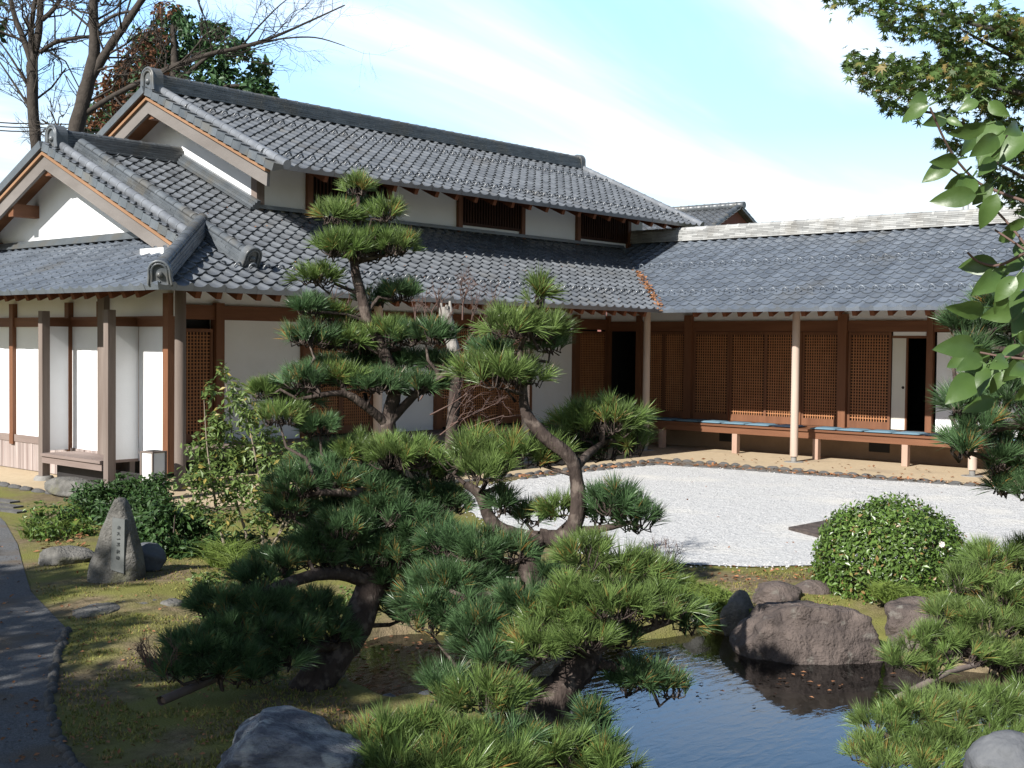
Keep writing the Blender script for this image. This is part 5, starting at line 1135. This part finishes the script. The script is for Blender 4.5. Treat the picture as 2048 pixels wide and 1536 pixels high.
for (a, b) in lv:
    D = Dl+RNG.uniform(-.12,.12); p = at(*a, D); q = at(*b, D+RNG.uniform(-.05,.05)); d = q-p; Ln = np.linalg.norm(d); d = d/Ln
    view = unit(p-CAM); s = unit(np.cross(d, view)+view*RNG.uniform(-.6,.6)); nn_ = np.cross(s, d); nn_ = nn_ if nn_@view < 0 else -nn_
    w = Ln*RNG.uniform(.50,.66); n_ = 9; tn = RNG.uniform(0,.88)
    ts = np.linspace(0, 1, n_); prof_ = np.sin(np.pi*ts**.85)**.8*(1-.25*ts)*w/2; prof_[-1] = 0.0
    curve = -(ts**2)*Ln*.16; vs = []
    for t, hw, cv in zip(ts, prof_, curve):
        c = p+d*t*Ln+nn_*(cv+.06*Ln*math.sin(math.pi*t)); wv = .015*Ln*math.sin(t*14+a[0])
        vs += [c+s*hw+nn_*(hw*.22+wv), c+s*hw*.5+nn_*hw*.05, c-nn_*hw*.02, c-s*hw*.5+nn_*hw*.05, c-s*hw+nn_*(hw*.22-wv)]
    fs = [(i*5+j, i*5+j+1, (i+1)*5+j+1, (i+1)*5+j) for i in range(n_-1) for j in range(4)]
    mb.add(vs, fs, tn, True); mb.tube([p-d*.02, p], [.0025,.002], 5, tone=.4)
mb.build('leaves', M['leaf_big'], BR_)

# ---- trees behind the house
def bare_tree(label, base, limbs, seed, depth=3, bark='bark_grey', cat='bare tree', every=.9, tl=1.5):
    root = empty('bare_tree', tuple(base), label, cat); mb = MB(); rs = np.random.RandomState(seed); tw = MB()
    for pts in limbs:
        P = [at(x, y, D) for x, y, D, r in pts]; rad = [r*.66 for *_, r in pts]; limb(mb, P, rad, 10)
        for (a, b, r) in zip(P[:-1], P[1:], rad[1:]):
            if r > .16: continue
            n_ = max(2, int(np.linalg.norm(b-a)/every*1.9))
            for i in range(n_):
                q = a+(b-a)*rs.uniform(0, 1); d = (b-a)/np.linalg.norm(b-a)+rs.normal(size=3)*.75; d[2] += .25
                twigs(tw, q, d, tl*rs.uniform(.6,1.15), min(.030, r*.45), depth+(1 if rs.uniform() < .4 else 0), rs, .55, .18, 3)
    mb.build('trunk', M[bark], root); tw.build('twigs', M[bark], root); return root
Da, Db = 30, 28
bare_tree('upright bare tree with forked grey trunk left of the gables', at_z(75, 760, 0), [[(82,760,Da,.24),(78,500,Da,.23),(74,320,Da,.21),(66,220,Da,.20),(64,125,Da,.20)],[(64,130,Da,.13),(48,80,Da,.11),(30,35,Da,.10),(15,-30,Da,.08)],[(63,130,Da,.10),(62,60,Da,.09),(72,-10,Da,.08)],[(66,125,Da,.15),(78,60,Da,.13),(82,-20,Da,.11)],[(84,40,Da,.10),(110,15,Da,.08),(135,-25,Da,.06)],[(80,105,Da,.09),(110,85,Da,.08),(150,76,Da,.07),(185,72,Da,.06),(240,60,Da,.03)],[(60,180,Da,.05),(25,120,Da,.04),(-10,70,Da,.02)],[(62,220,Da,.05),(30,170,Da,.04),(-10,110,Da,.02)]], 5, tl=1.3)
bare_tree('leaning bare tree with a long bough reaching right over the roof', at_z(120, 760, 0), [[(95,760,Db,.30),(120,420,Db,.29),(150,270,Db,.27),(172,180,Db,.24),(188,110,Db,.20),(187,40,Db,.16),(187,-30,Db,.14)],[(180,160,Db,.17),(215,100,Db,.15),(250,50,Db,.13),(290,-10,Db,.11)],[(165,230,Db,.10),(230,190,Db,.09),(310,150,Db,.10),(360,128,Db,.09),(420,108,Db,.08),(480,95,Db,.07),(545,75,Db,.05),(620,42,Db,.035),(690,10,Db,.02)],[(500,92,Db,.04),(560,78,Db,.03),(630,75,Db,.025),(690,92,Db,.012)],[(480,96,Db,.04),(520,50,Db,.03),(560,10,Db,.02),(600,-20,Db,.015)],[(188,60,Db,.07),(230,30,Db,.05),(280,20,Db,.03)]], 9, tl=1.1)
def leaf_tree(name, label, base, blobs, m, size, trunk=None, cat='tree', extra=None):
    root = empty(name, tuple(base), label, cat); mb = MB()
    for px, py, rx, ry, D, k in blobs:
        c = at(px, py, D); R = rx*D/FPX; H = ry*D/FPX; v = unit(RNG.normal(size=(k,3))); rad = RNG.uniform(.25, 1, (k,1))**.6
        keep = np.array([mnoise.noise(Vector(q*2.6)+Vector((px,0,py))) for q in v*rad]) > -.02; v = v[keep]; rad = rad[keep]; k = len(v)
        P = v*rad*(1+.35*np.array([mnoise.noise(Vector(q*2.2)+Vector((px,py,0))) for q in v])[:,None]); Q = c+RTH*(P[:,0:1]*R)+FWH*(P[:,1:2]*R)+np.array([0,0,1])*(P[:,2:3]*H)
        leaf_quads(mb, Q, v*.6+np.array([0,0,.5])+RNG.normal(size=(k,3))*.6, size, .55, .2, droop=.3)
    mb.build('crown', M[m], root)
    if trunk:
        tm = MB()
        for t in trunk: limb(tm, [at(x, y, D) for x, y, D, r in t], [r for *_, r in t], 8)
        tm.build('trunk', M['bark_grey'], root)
    if extra: extra(root)
    return root
De = 40; bl = []
for x, y, rx, ry in [(345,40,42,30),(300,85,40,30),(400,75,46,34),(350,110,50,36),(280,140,48,36),(430,125,46,32),(470,100,36,24),(330,175,60,38),(400,180,56,36),(470,170,50,32),(520,180,36,26),(520,135,26,20),(250,190,48,36),(220,235,44,36),(290,230,60,40),(360,235,60,40),(180,270,36,30),(535,200,24,20),(440,60,24,16)]: bl.append((x, y, rx, ry, De+RNG.uniform(-1.5,1.5), int(rx*ry*.55)))
leaf_tree('evergreen_tree', 'dark green broad evergreen rising behind the top ridge', at_z(330, 700, 0), bl, 'leaf_far', .25, [[(340,700,De,.3),(345,300,De,.25),(350,150,De,.15),(345,50,De,.06)],[(348,240,De,.12),(430,180,De,.08),(510,170,De,.03)],[(345,230,De,.12),(270,190,De,.08),(230,210,De,.03)],[(350,170,De,.1),(420,110,De,.06),(460,90,De,.02)]])
leaf_tree('russet_tree', 'thin russet brown autumn foliage in front of the evergreen', at_z(235, 720, 0), [(240,150,44,34,33,330),(270,115,40,30,33,260),(215,185,40,34,33,330),(300,75,36,30,33,200),(330,20,30,20,33,140),(250,215,36,28,33,240),(190,235,28,26,33,170),(310,140,30,24,33,150)], 'leaf_russet', .17, [[(230,720,33,.14),(232,320,33,.12),(240,200,33,.08),(262,120,33,.05),(300,60,33,.03),(325,10,33,.015)],[(238,210,33,.05),(205,190,33,.03),(190,225,33,.015)]])
leaf_tree('evergreen_tree', 'sliver of dark foliage at the top left edge of the photo', at_z(-60, 800, 0), [(-6,50,16,24,31,120),(-14,10,20,20,31,100)], 'leaf_far', .22, [[(-60,800,31,.2),(-50,400,31,.18),(-30,100,31,.1)]])
# trees left of the camera: they throw the shade over the path and the low pine branches
def shade_tree(label, x, y, blobs, seed, size=.2):
    root = empty('shade_tree', (x, y, 0), label, 'tree'); mb = MB(); tm = MB(); ztop = max(b[2] for b in blobs)
    limb(tm, [(x, y, 0), (x+.1, y, ztop*.4), (x, y+.1, ztop*.75)], [.22,.18,.1], 8)
    for bx, by, bz, r, rz_, k in blobs:
        v = unit(RNG.normal(size=(k,3))); P = np.array([bx, by, bz])+v*np.array([r, r, rz_])*RNG.uniform(.2, 1, (k,1))**.6
        leaf_quads(mb, P, v*.4+RNG.normal(size=(k,3)), size, .6, .2)
        limb(tm, [(x, y, min(bz*.5, 3)), ((x+bx)/2, (y+by)/2, bz*.75), (bx, by, bz)], [.09,.06,.02], 6)
    mb.build('crown', M['leaf_dark'], root); tm.build('trunk', M['bark_grey'], root)
shade_tree('leafy tree standing left of the path beyond the photo', -26.3, -8, [(-26,-2.9,5.9,1.6,1.6,3000),(-26,-4.6,6.0,1.5,1.7,3400),(-26,-6.6,5.4,1.6,1.75,4000),(-26,-8.9,5.2,1.6,1.5,4200),(-26,-10.2,5.4,1.5,1.45,3600),(-26,-11.3,5.2,1.2,1.35,2600),(-26.5,-9.15,7.6,.95,1.1,1200),(-26.2,-5.2,7.6,.8,.5,300)], 1)
# ---- fallen leaves
lit = MB()
def scatter(n, f, size, zoff=.012, water=False):
    P = np.array([f() for _ in range(n)]); z = np.full(n, ZWAT+.006) if water else height(P)
    N_ = unit(RNG.normal(size=(n,3))*(.08 if water else .35)+np.array([0,0,1]))
    leaf_quads(lit, np.column_stack([P, z+zoff]), N_, size, .6, .15)
U_ = RNG.uniform
scatter(700, lambda: at_z(U_(-20,700), U_(1090,1536), 0)[:2], .034)
scatter(160, lambda: at_z(U_(690,880), U_(1275,1405), ZWAT)[:2], .05, 0.004, True)
scatter(34, lambda: at_z(1560+RNG.normal()*110, 1345+abs(RNG.normal())*28, ZWAT)[:2], .042, 0.004, True)
scatter(120, lambda: at_z(U_(1420,1660), U_(1135,1180), 0)[:2], .05)
scatter(90, lambda: at_z(U_(80,170), U_(1070,1110), 0)[:2], .07)
def gut():
    t = U_(0, 1); i = int(t*8) if t < 1 else 7; a, b = cA[i], cA[i+1]; return (np.array(a)*(1-(t*8-i))+np.array(b)*(t*8-i))+np.array([U_(.05,.38), U_(.02,.25)])
scatter(520, gut, .085, .03)
scatter(60, lambda: np.array([U_(-.2,1.6), U_(-8,-1.5)]), .08, .03)
scatter(40, lambda: at_z(U_(1100,1900), U_(950,1130), 0)[:2], .04, .02)
# moss and short grass over the garden soil
mo = MB(); n_m = 26000
Pm_ = np.array([at_z(U_(60,760), U_(1100,1560), 0)[:2] if U_() < .8 else at_z(U_(1300,1700), U_(1130,1230), 0)[:2] for _ in range(n_m)])
cl_ = np.array([mnoise.noise(Vector((x*1.1, y*1.1, 3)))+.5*mnoise.noise(Vector((x*4, y*4, 8))) for x, y in Pm_])
ok = (cl_ > -.08) & (sdist(Pm_, PATH) > .06) & (sdist(Pm_, COURT) > .03) & (sdist(Pm_, POND) > .05); Pm_ = Pm_[ok]
P3 = np.column_stack([Pm_, height(Pm_)]); k = len(P3); d = unit(RNG.normal(size=(k,3))*.5+np.array([0,0,1])); s_ = unit(np.cross(d, RNG.normal(size=(k,3))))*.006; ln = .022*RNG.uniform(.5, 1.6, (k,1))
mo.tris(np.stack([P3-s_, P3+s_, P3+d*ln], 1), RNG.uniform(0, 1, k))
M['moss'] = mat('moss_tips', (.185,.195,.050), (.24,.235,.075), 3, .9, 0, spec=.1, tone=.5, trans=.2, hue=((.22,.15,.07), .75, .85))
tag(mo.build('moss_cover', M['moss'], None), 'moss and short grass covering the garden soil', 'moss', None, 'stuff')
# pebbles straying over the edge of the gravel
pb = MB(); nE = len(COURT)
for i in range(700):
    j = RNG.randint(nE); t = U_(); q = COURT[j]*(1-t)+COURT[(j+1) % nE]*t+RNG.normal(size=2)*.09; z = gz(*q) if j > 10 else .01; r = U_(.008,.018)
    v6 = np.array([(r,0,0),(-r,0,0),(0,r,0),(0,-r,0),(0,0,r*.7),(0,0,-r*.7)])+np.array([q[0], q[1], max(z, .012)+r*.4])
    pb.add(v6, [(0,2,4),(2,1,4),(1,3,4),(3,0,4),(2,0,5),(1,2,5),(3,1,5),(0,3,5)])
M['pebble'] = mat('white_pebbles', (.56,.56,.55), (.42,.42,.41), 9, .9, tone=.2)
tag(pb.build('loose_gravel', M['pebble'], None), 'loose white pebbles strayed along the edge of the gravel', 'pebbles', None, 'stuff')
tag(lit.build('fallen_leaves', M['leaf_litter'], None), 'orange brown fallen leaves scattered over moss, gutter and pond', 'leaves', None, 'stuff')
lv_ = MB(); k = 420; t = RNG.uniform(0, 1, k)**.8*2.05; P = np.column_stack([t+RNG.normal(size=k)*.05, YE+t+RNG.normal(size=k)*.05, Ze+LIFT+m_*t+.03+np.abs(RNG.normal(size=k))*.015])
leaf_quads(lv_, P, np.array([-.3,-.3,1.0])+RNG.normal(size=(k,3))*.4, .075, .6, .2)
k = 90; x = RNG.uniform(-9, 0, k); y = RNG.uniform(-.8, 2.5, k); P = np.column_stack([x, y, Ze+LIFT+.045+m_*(y-YE)]); leaf_quads(lv_, P, np.array([0,-.4,1.0])+RNG.normal(size=(k,3))*.3, .055, .6, .2)
tag(lv_.build('valley_leaves', M['leaf_litter'], None), 'orange leaves caught in the roof valley and on the tiles', 'leaves', None, 'stuff')
gv = MB(); slab(gv, [(-.06,YE-.02,Ze+LIFT-.0),(.06,YE-.10,Ze+LIFT-.0),(2.6,YE+2.5,Ze+LIFT+2.55*m_+.0),(2.5,YE+2.6,Ze+LIFT+2.55*m_+.0)], .02); gv.build('valley_gutter', mat('copper_gutter', (.30,.16,.09), (.22,.13,.08), 4, .6), roofA)
